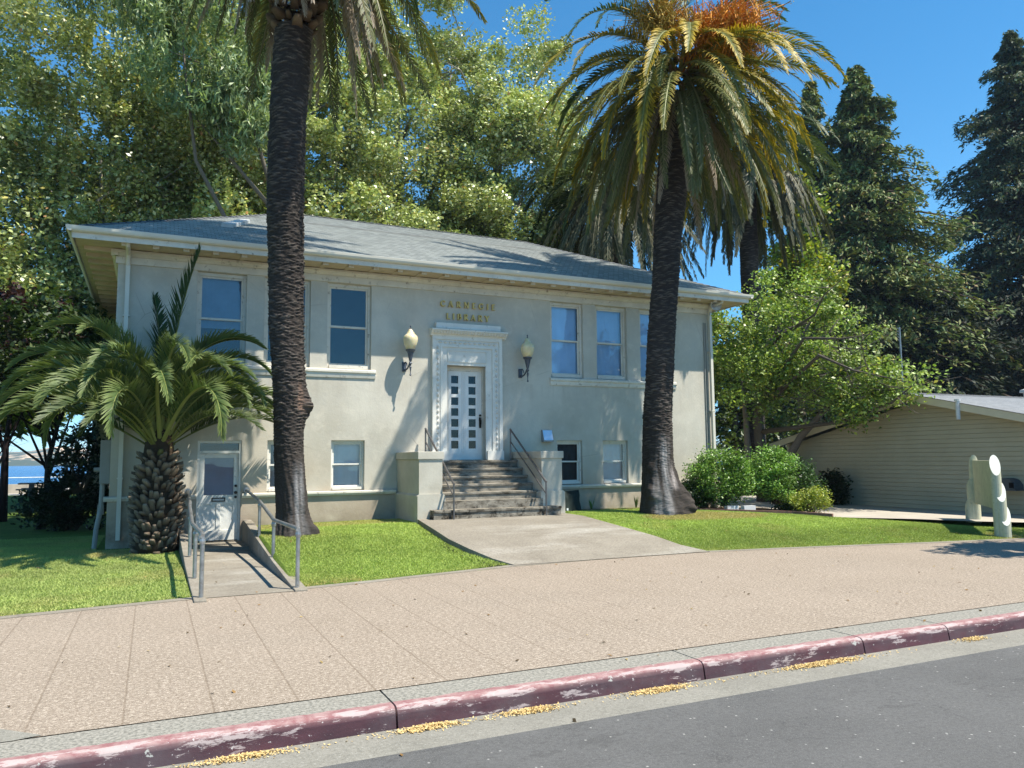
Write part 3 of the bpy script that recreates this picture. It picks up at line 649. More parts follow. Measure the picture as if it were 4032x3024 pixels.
def onroof(x, y, l): return (x, y-pit/sl*l, 6.655+(y-EY0+.06)*pit+l/sl)
m.face([onroof(1.35,19.55,.09),onroof(1.62,19.55,.09),onroof(2.10,20.45,.09),onroof(1.88,20.45,.09)])
for a, b2 in (((1.35,19.55),(1.62,19.55)),((1.62,19.55),(2.10,20.45)),((2.10,20.45),(1.88,20.45)),((1.88,20.45),(1.35,19.55))):
    m.face([onroof(*a,-.02),onroof(*b2,-.02),onroof(*b2,.09),onroof(*a,.09)])
m.build('skylight', MAT['pale_metal'], rf)
# downspouts
for x in (-0.60, 15.22):
    m = MB(); w2 = .042
    m.tube([(x,EY0+.05,6.52),(x,EY0+.10,6.42),(x,YF-.20,6.36),(x,YF-.13,6.24),(x,YF-.10,6.1)], .045, 8); m.box(x-w2,x+w2,YF-.16,YF-.07,.22,6.1)
    o = m.build('downspout', MAT['gutter_paint'], lib)
    m = MB()
    for zz in (1.5,3.2,5.0): m.box(x-.06,x+.06,YF-.165,YF-.0,zz,zz+.03)
    m.build('strap', MAT['peeling_paint'], o)
for x in (15.05, 15.12):
    m = MB(); m.tube([(x,YF-.02,.5),(x,YF-.02,5.9)], .017, 6); m.build('conduit', MAT['utility_paint'], lib)
# ---- main entrance
m = MB(); y = YF
def fr(x0, x1, zt, w_, y0, y1):
    m.box(x0,x0+w_,y0,y1,1.825,zt); m.box(x1-w_,x1,y0,y1,1.825,zt); m.box(x0+w_,x1-w_,y0,y1,zt-w_,zt)
fr(6.38, 8.32, 5.0, .09, y-.10, y+.02); fr(6.47, 8.23, 4.91, .13, y-.065, y+.02)
fr(6.60, 8.10, 4.78, .06, y-.085, y+.02)
m.box(6.66,6.79,y-.05,y+.02,1.825,4.26); m.box(7.86,8.04,y-.05,y+.02,1.825,4.26); m.box(6.66,8.04,y-.05,y+.02,4.26,4.72)
m.box(6.36,6.82,y-.12,y-.045,1.823,2.06); m.box(7.88,8.34,y-.12,y-.045,1.823,2.06)
ds = m.build('door_surround', MAT['white_paint'], lib)
m = MB(); a = .03
for (x0, x1, z0, z1) in ((6.80,7.90,4.34,4.66),):
    m.box(x0,x1,y-.07,y-.049,z0,z0+a); m.box(x0,x1,y-.07,y-.049,z1-a,z1); m.box(x0,x0+a,y-.07,y-.049,z0+a,z1-a); m.box(x1-a,x1,y-.07,y-.049,z0+a,z1-a)
m.build('panel_moulding', MAT['white_paint'], ds)
# carved leaf-and-egg band round the surround
m = MB()
def bead(x, z, horiz, s=1.0):
    r0 = .034*s
    for q in range(2):
        prof = [(.004,-.055),(.030,-.03),(.036,0.0),(.026,.035),(.004,.055)]
        n = len(m.v)
        for (r_, l_) in prof:
            for k in range(7):
                an = math.pi*k/6
                u_ = (r_ if q == 0 else r_*.35)*math.cos(an)*s+(0 if q == 0 else .0); d_ = (r_ if q == 0 else r_*1.25)*math.sin(an)*s
                m.v.append((x+l_*s, y-.064-d_, z+u_) if horiz else (x+u_, y-.064-d_, z+l_*s))
        for i in range(4):
            for k in range(6): m.f.append((n+i*7+k, n+i*7+k+1, n+(i+1)*7+k+1, n+(i+1)*7+k))
for i in range(20):
    z = 2.12+i*.136
    bead(6.535, z, False); bead(8.165, z, False)
for i in range(12): bead(6.60+i*.1364, 4.845, True)
m.build('carved_band', MAT['ornament_paint'], ds)
m = MB()
m.prism([(y,5.0),(y-.11,5.0),(y-.12,5.03),(y-.17,5.06),(y-.23,5.12),(y-.25,5.13),(y-.25,5.165),(y,5.19)], 'x', 6.33, 8.43); cn = m.build('cornice', MAT['white_paint'], lib)
m = MB(); m.box(6.47,8.26,y-.14,y,5.192,5.335); m.build('blocking_course', MAT['white_paint'], cn)
m = MB()
for i in range(26):
    x = 6.40+i*.0785; m.prism([(y-.175,5.05),(y-.20,5.05),(y-.235,5.105),(y-.21,5.115)], 'x', x, x+.045)
m.build('egg_and_dart', MAT['ornament_paint'], cn)
m = MB(); fr_ = .10
m.box(6.791,6.905,y+.18,y+.3,1.822,4.255); m.box(7.845,7.859,y+.14,y+.3,1.822,4.255); m.box(6.905,7.845,y+.18,y+.3,4.14,4.255)
m.face([(6.79,y,1.83),(6.79,y+.3,1.83),(6.79,y+.3,4.26),(6.79,y,4.26)]); m.build('door_frame', MAT['peeling_paint'], lib)
dl = MB(); yd = y+.20
cols = [(6.99,7.19),(7.475,7.675)]; rows_ = [(2.125+.282*i, 2.125+.282*i+.20) for i in range(7)]
xs = sorted([6.907,7.843]+[c for p in cols for c in p]); zs = sorted([1.835,4.138]+[c for p in rows_ for c in p])
for i in range(len(xs)-1):
    for j in range(len(zs)-1):
        cx, cz = (xs[i]+xs[i+1])/2, (zs[j]+zs[j+1])/2
        if any(a<cx<b for a,b in cols) and any(a<cz<b for a,b in rows_): continue
        dl.face([(xs[i],yd,zs[j]),(xs[i+1],yd,zs[j]),(xs[i+1],yd,zs[j+1]),(xs[i],yd,zs[j+1])])
for a, b in cols:
    for c, d in rows_:
        dl.face([(a,yd,c),(a,yd,d),(a,yd+.035,d),(a,yd+.035,c)]); dl.face([(b,yd,c),(b,yd+.035,c),(b,yd+.035,d),(b,yd,d)]); dl.face([(a,yd,d),(b,yd,d),(b,yd+.035,d),(a,yd+.035,d)]); dl.face([(a,yd,c),(a,yd+.035,c),(b,yd+.035,c),(b,yd,c)])
dl.box(7.322,7.344,yd-.012,yd-.001,2.02,4.13)
for a, b in ((6.93,7.30),(7.37,7.74)):
    dl.box(a,a+.018,yd-.008,yd-.001,2.03,4.11); dl.box(b-.018,b,yd-.008,yd-.001,2.03,4.11)
dl.box(6.92,7.83,yd-.006,yd-.001,1.99,2.005)
door = dl.build('front_door', MAT['door_paint'], lib)
for a, b in cols:
    for c, d in rows_:
        m = MB(); m.face([(a,yd+.03,c),(b,yd+.03,c),(b,yd+.03,d),(a,yd+.03,d)]); m.build('pane', MAT['dark_glass'], door)
m = MB(); m.box(7.765,7.825,yd-.016,yd-.002,2.66,2.94); m.tube([(7.795,yd-.03,2.90),(7.795,yd-.075,2.86),(7.795,yd-.075,2.76),(7.795,yd-.03,2.72)], .013, 8)
m.tube([(7.795,yd-.002,2.99),(7.795,yd-.03,2.99)], .03, 12); m.build('handle', MAT['bronze'], door)
m = MB(); m.box(6.79,7.86,y+.02,y+.32,1.79,1.825); m.build('threshold', MAT['bronze'], lib)

# ---- gold letters, strokes with serifs
def glyph(ch):
    """strokes on a 1-high grid: (x0,z0,x1,z1,width) and arcs (cx,cz,rx,rz,a0,a1,w)"""
    T, t_ = .23, .13
    ser = lambda x, z, w_=.30: (x-w_/2, z, x+w_/2, z, .055)
    G = {
    'I': ([(.2,0,.2,1,T), ser(.2,.03), ser(.2,.97)], [], .4),
    'L': ([(.2,0,.2,1,T), ser(.2,.97), (.06,.05,.68,.05,.12)], [], .72),
    'E': ([(.2,0,.2,1,T), (.06,.05,.68,.05,.12), (.06,.95,.64,.95,.12), (.2,.51,.56,.51,.11)], [], .72),
    'A': ([(.06,.0,.42,1,t_), (.40,1,.80,.0,T), (.2,.34,.66,.34,.06), ser(.07,.03,.28), ser(.80,.03,.32)], [], .92),
    'R': ([(.2,0,.2,1,T), ser(.2,.03), (.06,.97,.3,.97,.06), (.36,.48,.80,.0,T), ser(.84,.03,.2)], [(.34,.735,.30,.235,-100,100,.14)], .92),
    'N': ([(.15,0,.15,1,t_), (.13,1,.80,.0,T), (.80,0,.80,1,t_), ser(.15,.03), (.0,.97,.22,.97,.06), ser(.80,.97)], [], .96),
    'C': ([(.80,.72,.82,.96,.06)], [(.48,.5,.42,.46,38,322,.14)], .90),
    'G': ([(.80,.72,.82,.96,.06), (.79,.06,.79,.42,.14), ser(.79,.42,.28)], [(.48,.5,.42,.46,38,318,.14)], .96),
    'B': ([(.2,0,.2,1,T), (.06,.03,.4,.03,.06), (.06,.97,.36,.97,.06), (.2,.52,.4,.52,.05)], [(.36,.75,.27,.22,-90,90,.13), (.38,.275,.33,.25,-90,90,.14)], .82),
    'Y': ([(.42,0,.42,.5,T), (.42,.46,.10,1,T), (.42,.46,.76,1,t_), ser(.42,.03), ser(.08,.97,.28), ser(.76,.97,.24)], [], .86)}
    return G[ch]
letl = MB(); le = bpy.data.objects.new('lettering', None); col.objects.link(le); le.parent = lib; le.matrix_parent_inverse = Matrix.Translation(-lib.location)
def letters(text, xa, xb, z0, h):
    wd_ = [glyph(c)[2]*.92 for c in text]; gap = ((xb-xa)/h - sum(wd_))/(len(text)-1); x = xa
    for c, w_ in zip(text, wd_):
        m = MB(); st, arcs, _ = glyph(c); i = 0
        def bar(a, b, wdt, i):
            a, b = Vector(a), Vector(b); d = (b-a); n = Vector((-d.y, d.x)).normalized()*wdt/2
            P = [a+n, a-n, b-n, b+n]; yy = YF-.060-.0011*i
            q = [(x+p.x*.92*h, z0+p.y*h) for p in P]
            k = len(m.v); m.v += [(p[0],yy,p[1]) for p in q]+[(p[0],YF-.012,p[1]) for p in q]
            m.f += [(k,k+1,k+2,k+3)]+[(k+j,k+4+j,k+4+(j+1)%4,k+(j+1)%4) for j in range(4)]
        for s_ in st: bar((s_[0],s_[1]),(s_[2],s_[3]),s_[4],i); i += 1
        for (cx,cz,rx,rz_,a0,a1,wt) in arcs:
            n = 12
            for k2 in range(n):
                p = [(cx+rx*math.cos(R(a0+(a1-a0)*q/n)), cz+rz_*math.sin(R(a0+(a1-a0)*q/n))) for q in (k2-.08, k2+1.08)]
                mid_ = abs(math.cos(R(a0+(a1-a0)*(k2+.5)/n)))
                bar(p[0], p[1], wt*(.8+.7*mid_), i); i += 1
        o = m.build('letter', MAT['gold']); o.parent = le; o.matrix_parent_inverse = Matrix.Identity(4)
        x += (w_+gap)*h
letters('CARNEGIE', 6.62, 8.15, 5.775, .155); letters('LIBRARY', 6.775, 7.975, 5.455, .155)

# ---- basement door
bd = MB(); yb_ = YF+.10
bd.box(BD[0]+.002,BD[0]+.05,YF+.03,YF+.2,.08,2.318); bd.box(BD[1]-.05,BD[1]-.002,YF+.03,YF+.2,.08,2.318); bd.box(BD[0]+.05,BD[1]-.05,YF+.03,YF+.2,2.26,2.318); bd.box(BD[0]+.05,BD[1]-.05,YF+.03,YF+.2,2.03,2.09)
dfr = bd.build('door_frame', MAT['old_door_paint'], lib)
m = MB(); m.face([(.97,YF+.12,2.09),(1.80,YF+.12,2.09),(1.80,YF+.12,2.26),(.97,YF+.12,2.26)]); m.build('transom_pane', MAT['window_glass'], dfr)
m = MB(); m.face([(.97,YF+.16,2.09),(1.80,YF+.16,2.09),(1.80,YF+.16,2.26),(.97,YF+.16,2.26)]); m.build('backing', MAT['dark_interior'], dfr)
d0, d1 = .975, 1.797; m = MB(); ya, yb2 = YF+.085, YF+.125
m.box(d0,d0+.10,ya,yb2,.10,2.025); m.box(d1-.10,d1,ya,yb2,.10,2.025); m.box(d0+.10,d1-.10,ya,yb2,1.93,2.025); m.box(d0+.10,d1-.10,ya,yb2,.90,1.10); m.box(d0+.10,d1-.10,ya,yb2,.10,.32); m.box(1.345,1.43,ya,yb2,.32,.90)
m.box(d0+.10,1.345,ya+.022,yb2-.002,.32,.90); m.box(1.43,d1-.10,ya+.022,yb2-.002,.32,.90)
bdo = m.build('basement_door', MAT['old_door_paint'], lib)
m = MB(); m.face([(d0+.10,ya+.02,1.10),(d1-.10,ya+.02,1.10),(d1-.10,ya+.02,1.93),(d0+.10,ya+.02,1.93)]); m.build('pane', MAT['window_glass'], bdo)
m = MB(); m.face([(d0+.10,ya+.06,1.10),(d1-.10,ya+.06,1.10),(d1-.10,ya+.06,1.93),(d0+.10,ya+.06,1.93)]); m.build('blind', MAT['blind_grey'], bdo)
m = MB(); m.box(1.24,1.53,ya-.014,ya-.001,.955,1.045); m.build('letter_slot', MAT['bronze'], bdo); 
m = MB(); m.box(1.262,1.508,ya-.02,ya-.0145,.975,1.02); m.build('letter_flap', MAT['galvanised'], bdo)
m = MB()
for zz, rr in ((1.30,.03),(1.15,.036),(1.05,.028)): m.tube([(1.745,ya,zz),(1.745,ya-.03,zz),(1.745,ya-.055,zz)], [rr,rr*.6,rr], 10)
m.build('lock', MAT['bronze'], bdo)
m = MB(); m.box(BD[0],BD[1],YF-.14,YF+.2,.0,.078); m.build('door_step', MAT['timber_edge'], lib)

# ================================================================ THINGS ON AND BY THE BUILDING
def wall_lamp(cx, z0, label):
    t_ = thing('wall_lamp', (cx, YF, z0), label, 'wall lamp', 'matching wall lamps beside the library entrance')
    yc = YF-.35
    m = MB(); m.box(cx-.05-.06,cx+.05-.06,YF-.035,YF-.001,z0+.14,z0+.38)
    m.tube([(cx-.06,YF-.03,z0+.20),(cx-.05,YF-.10,z0+.17),(cx-.03,YF-.20,z0+.20),(cx-.01,YF-.28,z0+.28),(cx,yc,z0+.36)], [.03,.024,.02,.022,.028], 8)
    m.tube([(cx-.06,YF-.03,z0+.34),(cx-.04,YF-.09,z0+.37),(cx-.03,YF-.14,z0+.33),(cx-.03,YF-.17,z0+.26)], [.02,.016,.014,.01], 6)
    m.build('bracket', MAT['iron'], t_)
    m = MB(); m.lathe([(.002,z0),(.022,z0+.01),(.026,z0+.03),(.012,z0+.055),(.010,z0+.10),(.024,z0+.20),(.030,z0+.22),(.014,z0+.25),(.018,z0+.28),(.045,z0+.31),(.034,z0+.33),(.022,z0+.35),(.04,z0+.40),(.052,z0+.46),(.075,z0+.56),(.085,z0+.60),(.115,z0+.62),(.125,z0+.655),(.10,z0+.66)], cx, yc, 16)
    m.build('stem', MAT['iron'], t_, smooth=False)
    m = MB(); m.lathe([(.09,z0+.662),(.105,z0+.67),(.155,z0+.78),(.178,z0+.87),(.183,z0+.92),(.172,z0+.98),(.12,z0+1.035),(.095,z0+1.05),(.092,z0+1.085),(.06,z0+1.11),(.058,z0+1.135),(.03,z0+1.165),(.006,z0+1.17)], cx, yc, 24)
    m.build('globe', MAT['lamp_globe'], t_, smooth=True)
    m = MB(); m.lathe([(.012,z0+1.165),(.022,z0+1.18),(.010,z0+1.20),(.016,z0+1.225),(.020,z0+1.245),(.004,z0+1.265)], cx, yc, 8); m.build('finial', MAT['iron'], t_)
t = NT('lamp_globe'); k = t.mix(t.ramp(t.noise(8, 4), .3, .7), (0.66,0.56,0.32), (0.76,0.67,0.44))
t.b.inputs['Subsurface Weight'].default_value = 0.6; t.b.inputs['Subsurface Radius'].default_value = (.15,.1,.04); MAT['lamp_globe'] = t.done(k, 0.3, 0.5)
wall_lamp(5.72, 3.905, 'amber urn lamp on iron bracket between tall window and door, casting a long shadow')
wall_lamp(8.94, 3.86, 'amber urn lamp on iron bracket in the palm shade above the small silver box')
hb = thing('silver_wall_box', (9.66, YF, 2.3), 'small slanted silver metal box fixed to the wall by the steps', 'wall box')
m = MB(); m.prism([(YF-.001,2.29),(YF-.14,2.29),(YF-.14,2.33),(YF-.05,2.61),(YF-.001,2.62)], 'x', 9.50, 9.80); m.build('body', MAT['utility_paint'], hb)
m = MB(); m.face([(9.512,YF-.1415,2.335),(9.788,YF-.1415,2.335),(9.788,YF-.0535,2.605),(9.512,YF-.0535,2.605)]); m.build('cover', MAT['steel_box'], hb)
fl = thing('flood_lamp', (1.34, YF, 2.9), 'small bronze flood lamp on the wall above the basement door', 'lamp')
m = MB(); m.prism([(YF-.001,2.88),(YF-.05,2.86),(YF-.19,2.91),(YF-.17,3.03),(YF-.02,3.06),(YF-.001,3.04)], 'x', 1.22, 1.47); m.build('housing', MAT['utility_paint'], fl)
m = MB(); m.face([(1.24,YF-.0545,2.858),(1.45,YF-.0545,2.858),(1.45,YF-.188,2.906),(1.24,YF-.188,2.906)]); m.build('lens', MAT['dark_glass'], fl)
hn = thing('horn_speaker', (15.18, YF-.5, 6.38), 'round white horn loudspeaker under the right roof corner', 'loudspeaker')
ax = Vector((-.25,-1,-.08)).normalized(); c0 = Vector((15.17,YF-.50,6.38))
m = MB(); m.tube([c0+ax*l for l in (.0,-.03,-.09,-.16,-.22,-.30)], [.178,.172,.11,.07,.06,.06], 24, cap=False); m.build('horn', MAT['rail_white'], hn, smooth=True)
m = MB(); m.tube([c0-ax*.17,c0-ax*.1], [.055,.03], 12); m.build('driver', MAT['white_block'], hn)
m = MB(); m.tube([c0-ax*.25, c0-ax*.25+Vector((0,.1,-.12)), (15.19,YF-.16,6.12)], .014, 6); m.build('arm', MAT['galvanised'], hn)
ub = thing('utility_box', (X0, 18.95, 1.4), 'tall grey electrical box with conduits on the left corner of the library', 'utility box')
m = MB(); m.box(X0-.20,X0-.001,18.72,19.1,1.40,2.33); m.build('cabinet', MAT['utility_paint'], ub, bevel=.01)
m = MB(); m.tube([(X0-.14,18.85,1.40),(X0-.15,18.82,.9),(X0-.22,18.75,.45),(X0-.25,18.70,-.05)], .05, 8); m.build('conduit', MAT['utility_paint'], ub)
m = MB(); m.tube([(X0-.02,18.9,1.7),(X0-.32,18.9,1.7)], .05, 10); m.box(X0-.22,X0-.1,18.8,19.0,.75,.95); m.build('meter', MAT['utility_paint'], ub)

# ---- front steps
fs = thing('front_steps', (7.33, 17.4, .5), 'worn stained concrete steps between two square piers at the main door', 'steps')
ZS = [1.815,1.625,1.44,1.26,1.08,.90,.715]; YS = [18.22,17.92,17.63,17.35,17.06,16.855,16.50]
for i, (z, y0) in enumerate(zip(ZS, YS)):
    xa, xb = (6.052, 8.598) if i < 6 else (5.72, 8.93)
    y1 = YF-.001 if i == 0 else YS[i-1]+.0
    if i == 6: y1 = 16.785
    m = MB(); n = 10
    for k2 in range(n):
        r_ = random.Random(i*31+k2); u0, u1 = xa+(xb-xa)*k2/n, xa+(xb-xa)*(k2+1)/n
        m.prism([(y0,.3),(y0,z-.055),(y0-.028,z-.05),(y0-.032,z-.012),(y0-.02,z),(y1,z+.001),(y1,.3)], 'x', u0, u1)
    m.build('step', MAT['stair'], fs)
m = MB(); m.box(6.053,8.597,16.79,16.856,.3,.897); m.build('riser', MAT['stair'], fs)
for xa in (5.49, 8.60):
    xb = xa+.56; m = MB(); m.box(xa,xb,16.85,YF-.002,1.07,1.85); m.prism([(xa-.05,1.03),(xa,1.07),(xb,1.07),(xb+.05,1.03)][::-1], 'y', 16.80, YF-.003); m.box(xa-.05,xb+.05,16.80,YF-.003,-.1,1.03)
    p = m.build('pier', MAT['pier'], fs)
    m = MB(); m.box(xa-.035,xb+.035,16.815,YF-.004,1.853,2.03); m.build('cap', MAT['pier'], p, bevel=.012)
def steel_rail(x, side, label):
    o = thing('stair_handrail', (x, 17.4, .7), label, 'handrail', 'steel handrails on the front steps')
    m = MB(); m.tube([(x,18.42,1.8),(x,18.42,2.61)], .021, 8); m.build('post', MAT['rail_steel'], o)
    m = MB(); m.tube([(x,16.43,.5),(x,16.43,1.29)], .021, 8); m.build('post', MAT['rail_steel'], o)
    m = MB(); m.tube([(x,18.43,2.62),(x,16.42,1.29)], .026, 8); m.build('rail', MAT['rail_steel'], o)
    m = MB(); m.tube([(x,18.42,2.30),(x,16.43,1.02)], .017, 8); m.build('lower_rail', MAT['rail_steel'], o)
simple('rail_steel', (0.17,0.16,0.155), 0.4, 0.5, 0.7, 0.25, 12)
steel_rail(6.17, 0, 'dark steel stair handrail against the sunlit pier, left side of the steps')
steel_rail(8.50, 1, 'dark steel stair handrail against the shaded pier, by the silver box')

# ---- basement ramp walls and pipe handrails
def ramp_wall(x0, x1, pts, label):
    o = thing('ramp_wall', ((x0+x1)/2, 15, 0), label, 'ramp wall', 'low tapering walls of the basement path')
    n = len(pts); V = []; 
    m = MB(); prof = [(y, z) for y, z in pts]+[(pts[-1][0], -.15), (pts[0][0], -.15)]
    m.prism(prof, 'x', x0, x1); m.build('body', MAT['path'], o, bevel=.012)
ramp_wall(1.90, 2.08, [(11.45,.03),(12.1,.06),(13.8,.17),(16.0,.35),(18.0,.52),(18.55,.54)], 'low tapering concrete wall between sunken path and palm lawn')
ramp_wall(.56, .72, [(11.2,.03),(12.3,.05),(14.2,.12),(16.6,.30),(17.6,.40),(18.55,.42)], 'low tapering concrete wall between sunken path and stubby palm')
def pipe_rail(x, pts, posts, label):
    o = thing('pipe_handrail', (x, 15, 0), label, 'handrail', 'galvanised pipe handrails of the basement path')
    m = MB(); m.tube(pts, .032, 10); m.build('rail', MAT['galvanised'], o)
    for (px, py, z0, z1) in posts:
        m = MB(); m.tube([(px,py,z0),(px,py,z1)], .03, 10); m.lathe([(.038,z1-.09),(.042,z1-.05),(.036,z1-.02)], px, py, 10); m.build('post', MAT['galvanised'], o)
    m = MB(); p = pts[-1]; m.tube([(p[0],YF-.06,p[2]),(p[0],YF-.04,p[2])], [.07,.075], 12); m.build('wall_flange', MAT['galvanised'], o)
pipe_rail(1.98, [(1.96,11.62,.85),(1.97,11.75,.86),(1.96,14.1,.83),(1.965,14.4,.86),(1.97,16.0,1.04),(1.97,16.3,1.07),(1.97,18.45,1.20),(1.97,18.57,1.2)], [(1.96,11.62,.03,.84),(1.96,14.1,.18,.81),(1.97,16.15,.36,1.03)], 'grey pipe handrail on the ramp wall beside the palm lawn')
pipe_rail(.65, [(.66,11.42,.84),(.66,11.55,.86),(.65,14.1,.82),(.65,14.4,.85),(.68,16.0,1.03),(.70,16.3,1.06),(.74,18.45,1.2),(.74,18.57,1.2)], [(.66,11.42,.03,.83),(.65,13.0,.08,.80),(.66,15.0,.2,.90)], 'grey pipe handrail on the ramp wall beside the stubby palm')

# ---- green bag, bed edging, blocks
gb = thing('sprinkler_cover_bag', (10.0, 17.95, .45), 'dark green cloth cover bag sitting beside the right pier', 'bag')
rng = np.random.RandomState(8); m = MB(); nz, na = 9, 20; n0 = 0
for j in range(nz):
    f = j/(nz-1); z = .44+.56*f; hw = .27*(1-.12*f)+.02*math.sin(f*9); dp = .17*(1-f)**.7+.012
    for k2 in range(na):
        a = 2*math.pi*k2/na; ca, sa = math.cos(a), math.sin(a)
        sx = math.copysign(abs(ca)**.45, ca)*hw*(1+.05*math.sin(5*a+f*6)); sy = math.copysign(abs(sa)**.7, sa)*dp
        zz = z + (.05*abs(ca)**3-.03 if f > .85 else 0)
        m.v.append((10.02+sx+.03*f, 17.98+sy+.05*f, zz))
for j in range(nz-1):
    for k2 in range(na): m.f.append((j*na+k2, j*na+(k2+1)%na, (j+1)*na+(k2+1)%na, (j+1)*na+k2))
m.f.append(tuple(range((nz-1)*na, nz*na)))
m.build('cloth', MAT['green_cloth'], gb, smooth=True)
m = MB(); m.box(9.80,9.85,17.80,17.807,.50,.56); m.build('care_tag', MAT['rail_white'], gb)
m = MB(); pe = [(9.22,17.86,.50),(11.0,18.0,.49),(12.3,18.12,.47),(14.0,17.2,.43),(15.68,15.92,.375),(16.1,14.95,.35)]
for a, b in zip(pe[:-1], pe[1:]):
    d = Vector((b[0]-a[0],b[1]-a[1],0)).normalized(); s_ = Vector((-d.y,d.x,0))*.045
    A, B = Vector(a), Vector(b); k = len(m.v)
    m.v += [tuple(q) for q in (A-s_,A+s_,B+s_,B-s_)]+[(q.x,q.y,q.z-.25) for q in (A-s_,A+s_,B+s_,B-s_)]
    m.f += [(k,k+3,k+2,k+1),(k,k+1,k+5,k+4),(k+1,k+2,k+6,k+5),(k+2,k+3,k+7,k+6),(k+3,k,k+4,k+7)]
tag(m.build('bed_edging', MAT['timber_edge']), 'low reddish edging board between the lawn and the planting bed', 'edging')
m = MB()
for i in range(2): m.box(14.35+i*.41,14.75+i*.41,16.95-i*.2,17.10-i*.2,.3,.50)
tag(m.build('block_edging', MAT['white_block']), 'two pale concrete blocks standing at the foot of the hedge', 'blocks')

# ================================================================ ANNEX
an = thing('annex_building', (26, 17, .2), 'low beige clapboard annex with a wide shallow gable and grey shingles', 'building')
XA = 21.5; YP, ZP = 16.35, 3.52; SLP = .235; YL, YR = 21.85, 9.0
def zr(y): return ZP-abs(y-YP)*SLP
m = MB(); ch = .132; z = .20
while z < ZP-.02:
    z1 = min(z+ch, ZP-.005)
    def yr(zz): d = (ZP-zz)/SLP; return max(YR, YP-d), min(YL, YP+d)
    a0, b0 = yr(z); a1, b1 = yr(z1)
    zg = z+.009; m.face([(XA-.024,a0,zg),(XA-.024,b0,zg),(XA-.004,b1,z1),(XA-.004,a1,z1)]); m.face([(XA+.02,a0,zg),(XA+.02,b0,zg),(XA-.024,b0,zg),(XA-.024,a0,zg)]); m.face([(XA+.02,a0,z),(XA+.02,b0,z),(XA+.02,b0,zg),(XA+.02,a0,zg)]); m.face([(XA-.004,a0,z),(XA-.004,b0,z),(XA+.02,b0,z),(XA+.02,a0,z)]); z = z1
m.face([(XA,YL,.1),(40,YL,.1),(40,YL,2.4),(XA,YL,2.4)]); m.face([(XA,YR,.1),(40,YR,.1),(40,YR,1.6),(XA,YR,1.6)])
m.build('siding', MAT['siding'], an)
m = MB(); m.box(XA-.035,XA+.05,YL-.01,YL+.09,.15,2.3); m.build('corner_board', MAT['annex_trim'], an)
XR = XA-.55; sl2 = math.hypot(1, SLP)
m = MB(); rz0 = ZP+.20
Lf = (YP-8.3)*sl2; Lb = (22.35-YP)*sl2
course_slope(m, (XR-.02,8.3,rz0-(YP-8.3)*SLP), (41,8.3,rz0-(YP-8.3)*SLP), (0,1/sl2,SLP/sl2), (0,-SLP/sl2,1/sl2), Lf, 0, 0, lift=.006)
course_slope(m, (41,22.35,rz0-(22.35-YP)*SLP), (XR-.02,22.35,rz0-(22.35-YP)*SLP), (0,-1/sl2,SLP/sl2), (0,SLP/sl2,1/sl2), Lb, 0, 0)
rf = m.build('roof', MAT['annex_shingles'], an)
m = MB(); 
for i in range(60):
    x = XR+i*.34; m.tube([(x,YP-.0,rz0+.0),(x+.34,YP,rz0-.004)], [.05,.046], 6)
m.build('ridge_cap', MAT['annex_shingles'], rf)
m = MB(); cx, cy = 27.6, 16.6; m.lathe([(.30,3.6),(.30,3.95),(.42,3.97),(.40,4.05),(.2,4.12),(.02,4.13)], cx, cy, 16); m.build('roof_vent', MAT['pale_metal'], rf)
m = MB(); m.tube([(20.93,14.72,2.85),(20.93,14.72,3.42)], .06, 10); m.tube([(20.93,14.72,3.38),(20.93,14.72,3.43)], .085, 10); m.build('vent_pipe', MAT['pale_metal'], an)
m = MB()
for sgn, y0 in ((1, 22.3), (-1, 8.3)):
    n = 1; zz = lambda y: rz0-abs(y-YP)*SLP-.015
    m.prism([(YP,zz(YP)),(YP,zz(YP)-.21),(y0,zz(y0)-.21),(y0,zz(y0))], 'x', XR, XR+.05)
m.build('barge_board', MAT['annex_trim'], an)
m = MB()
for sgn, y0 in ((1, 22.3), (-1, 8.3)):
    zz = lambda y: rz0-abs(y-YP)*SLP-.06
    m.face([(XR+.05,YP,zz(YP)),(XA,YP,zz(YP)),(XA,y0,zz(y0)),(XR+.05,y0,zz(y0))])
m.build('soffit', MAT['annex_trim'], an)
m = MB(); m.tube([(21.0,22.2,2.15),(21.2,22.0,2.1),(21.42,21.85,2.0),(21.42,21.8,.3)], .04, 8); m.build('downspout', MAT['annex_trim'], an)
m = MB(); m.tube([(XA-.03,21.6,1.95),(XA-.05,21.3,1.85),(XA-.03,21.25,1.5),(XA-.05,21.05,1.2),(XA-.03,21.0,.6)], .02, 6); m.build('cable', MAT['bronze'], an)
ho = thing('wall_hood', (XA, 13.7, .95), 'dark blue grey domed hood on the annex wall behind the sign', 'hood')
m = MB(); prof = [(13.36,.90),(13.98,.90),(13.98,1.06),(13.93,1.14),(13.8,1.19),(13.6,1.195),(13.46,1.15),(13.36,1.02)]
m.prism(prof, 'x', XA-.42, XA-.03); m.box(XA-.46,XA-.03,13.30,14.0,.86,.898); m.build('dome', MAT['blue_grey_plastic'], ho)
m = MB(); m.box(XA-.425,XA-.418,13.37,13.50,.93,1.08); m.build('opening', MAT['black_hole'], ho)
# antenna above the annex
at_ = thing('antenna', (27.0, 23.0, 3), 'thin pole antenna with short crossbars behind the annex roof', 'antenna')
m = MB(); m.tube([(30.5,24.0,2),(30.5,24.0,7.6)], .04, 6); m.build('pole', MAT['galvanised'], at_)
m = MB()
for i in range(5): m.tube([(30.1,23.8,7.0+i*.13),(30.6,24.1,7.0+i*.13)], .015, 5)
m.build('crossbar', MAT['galvanised'], at_)

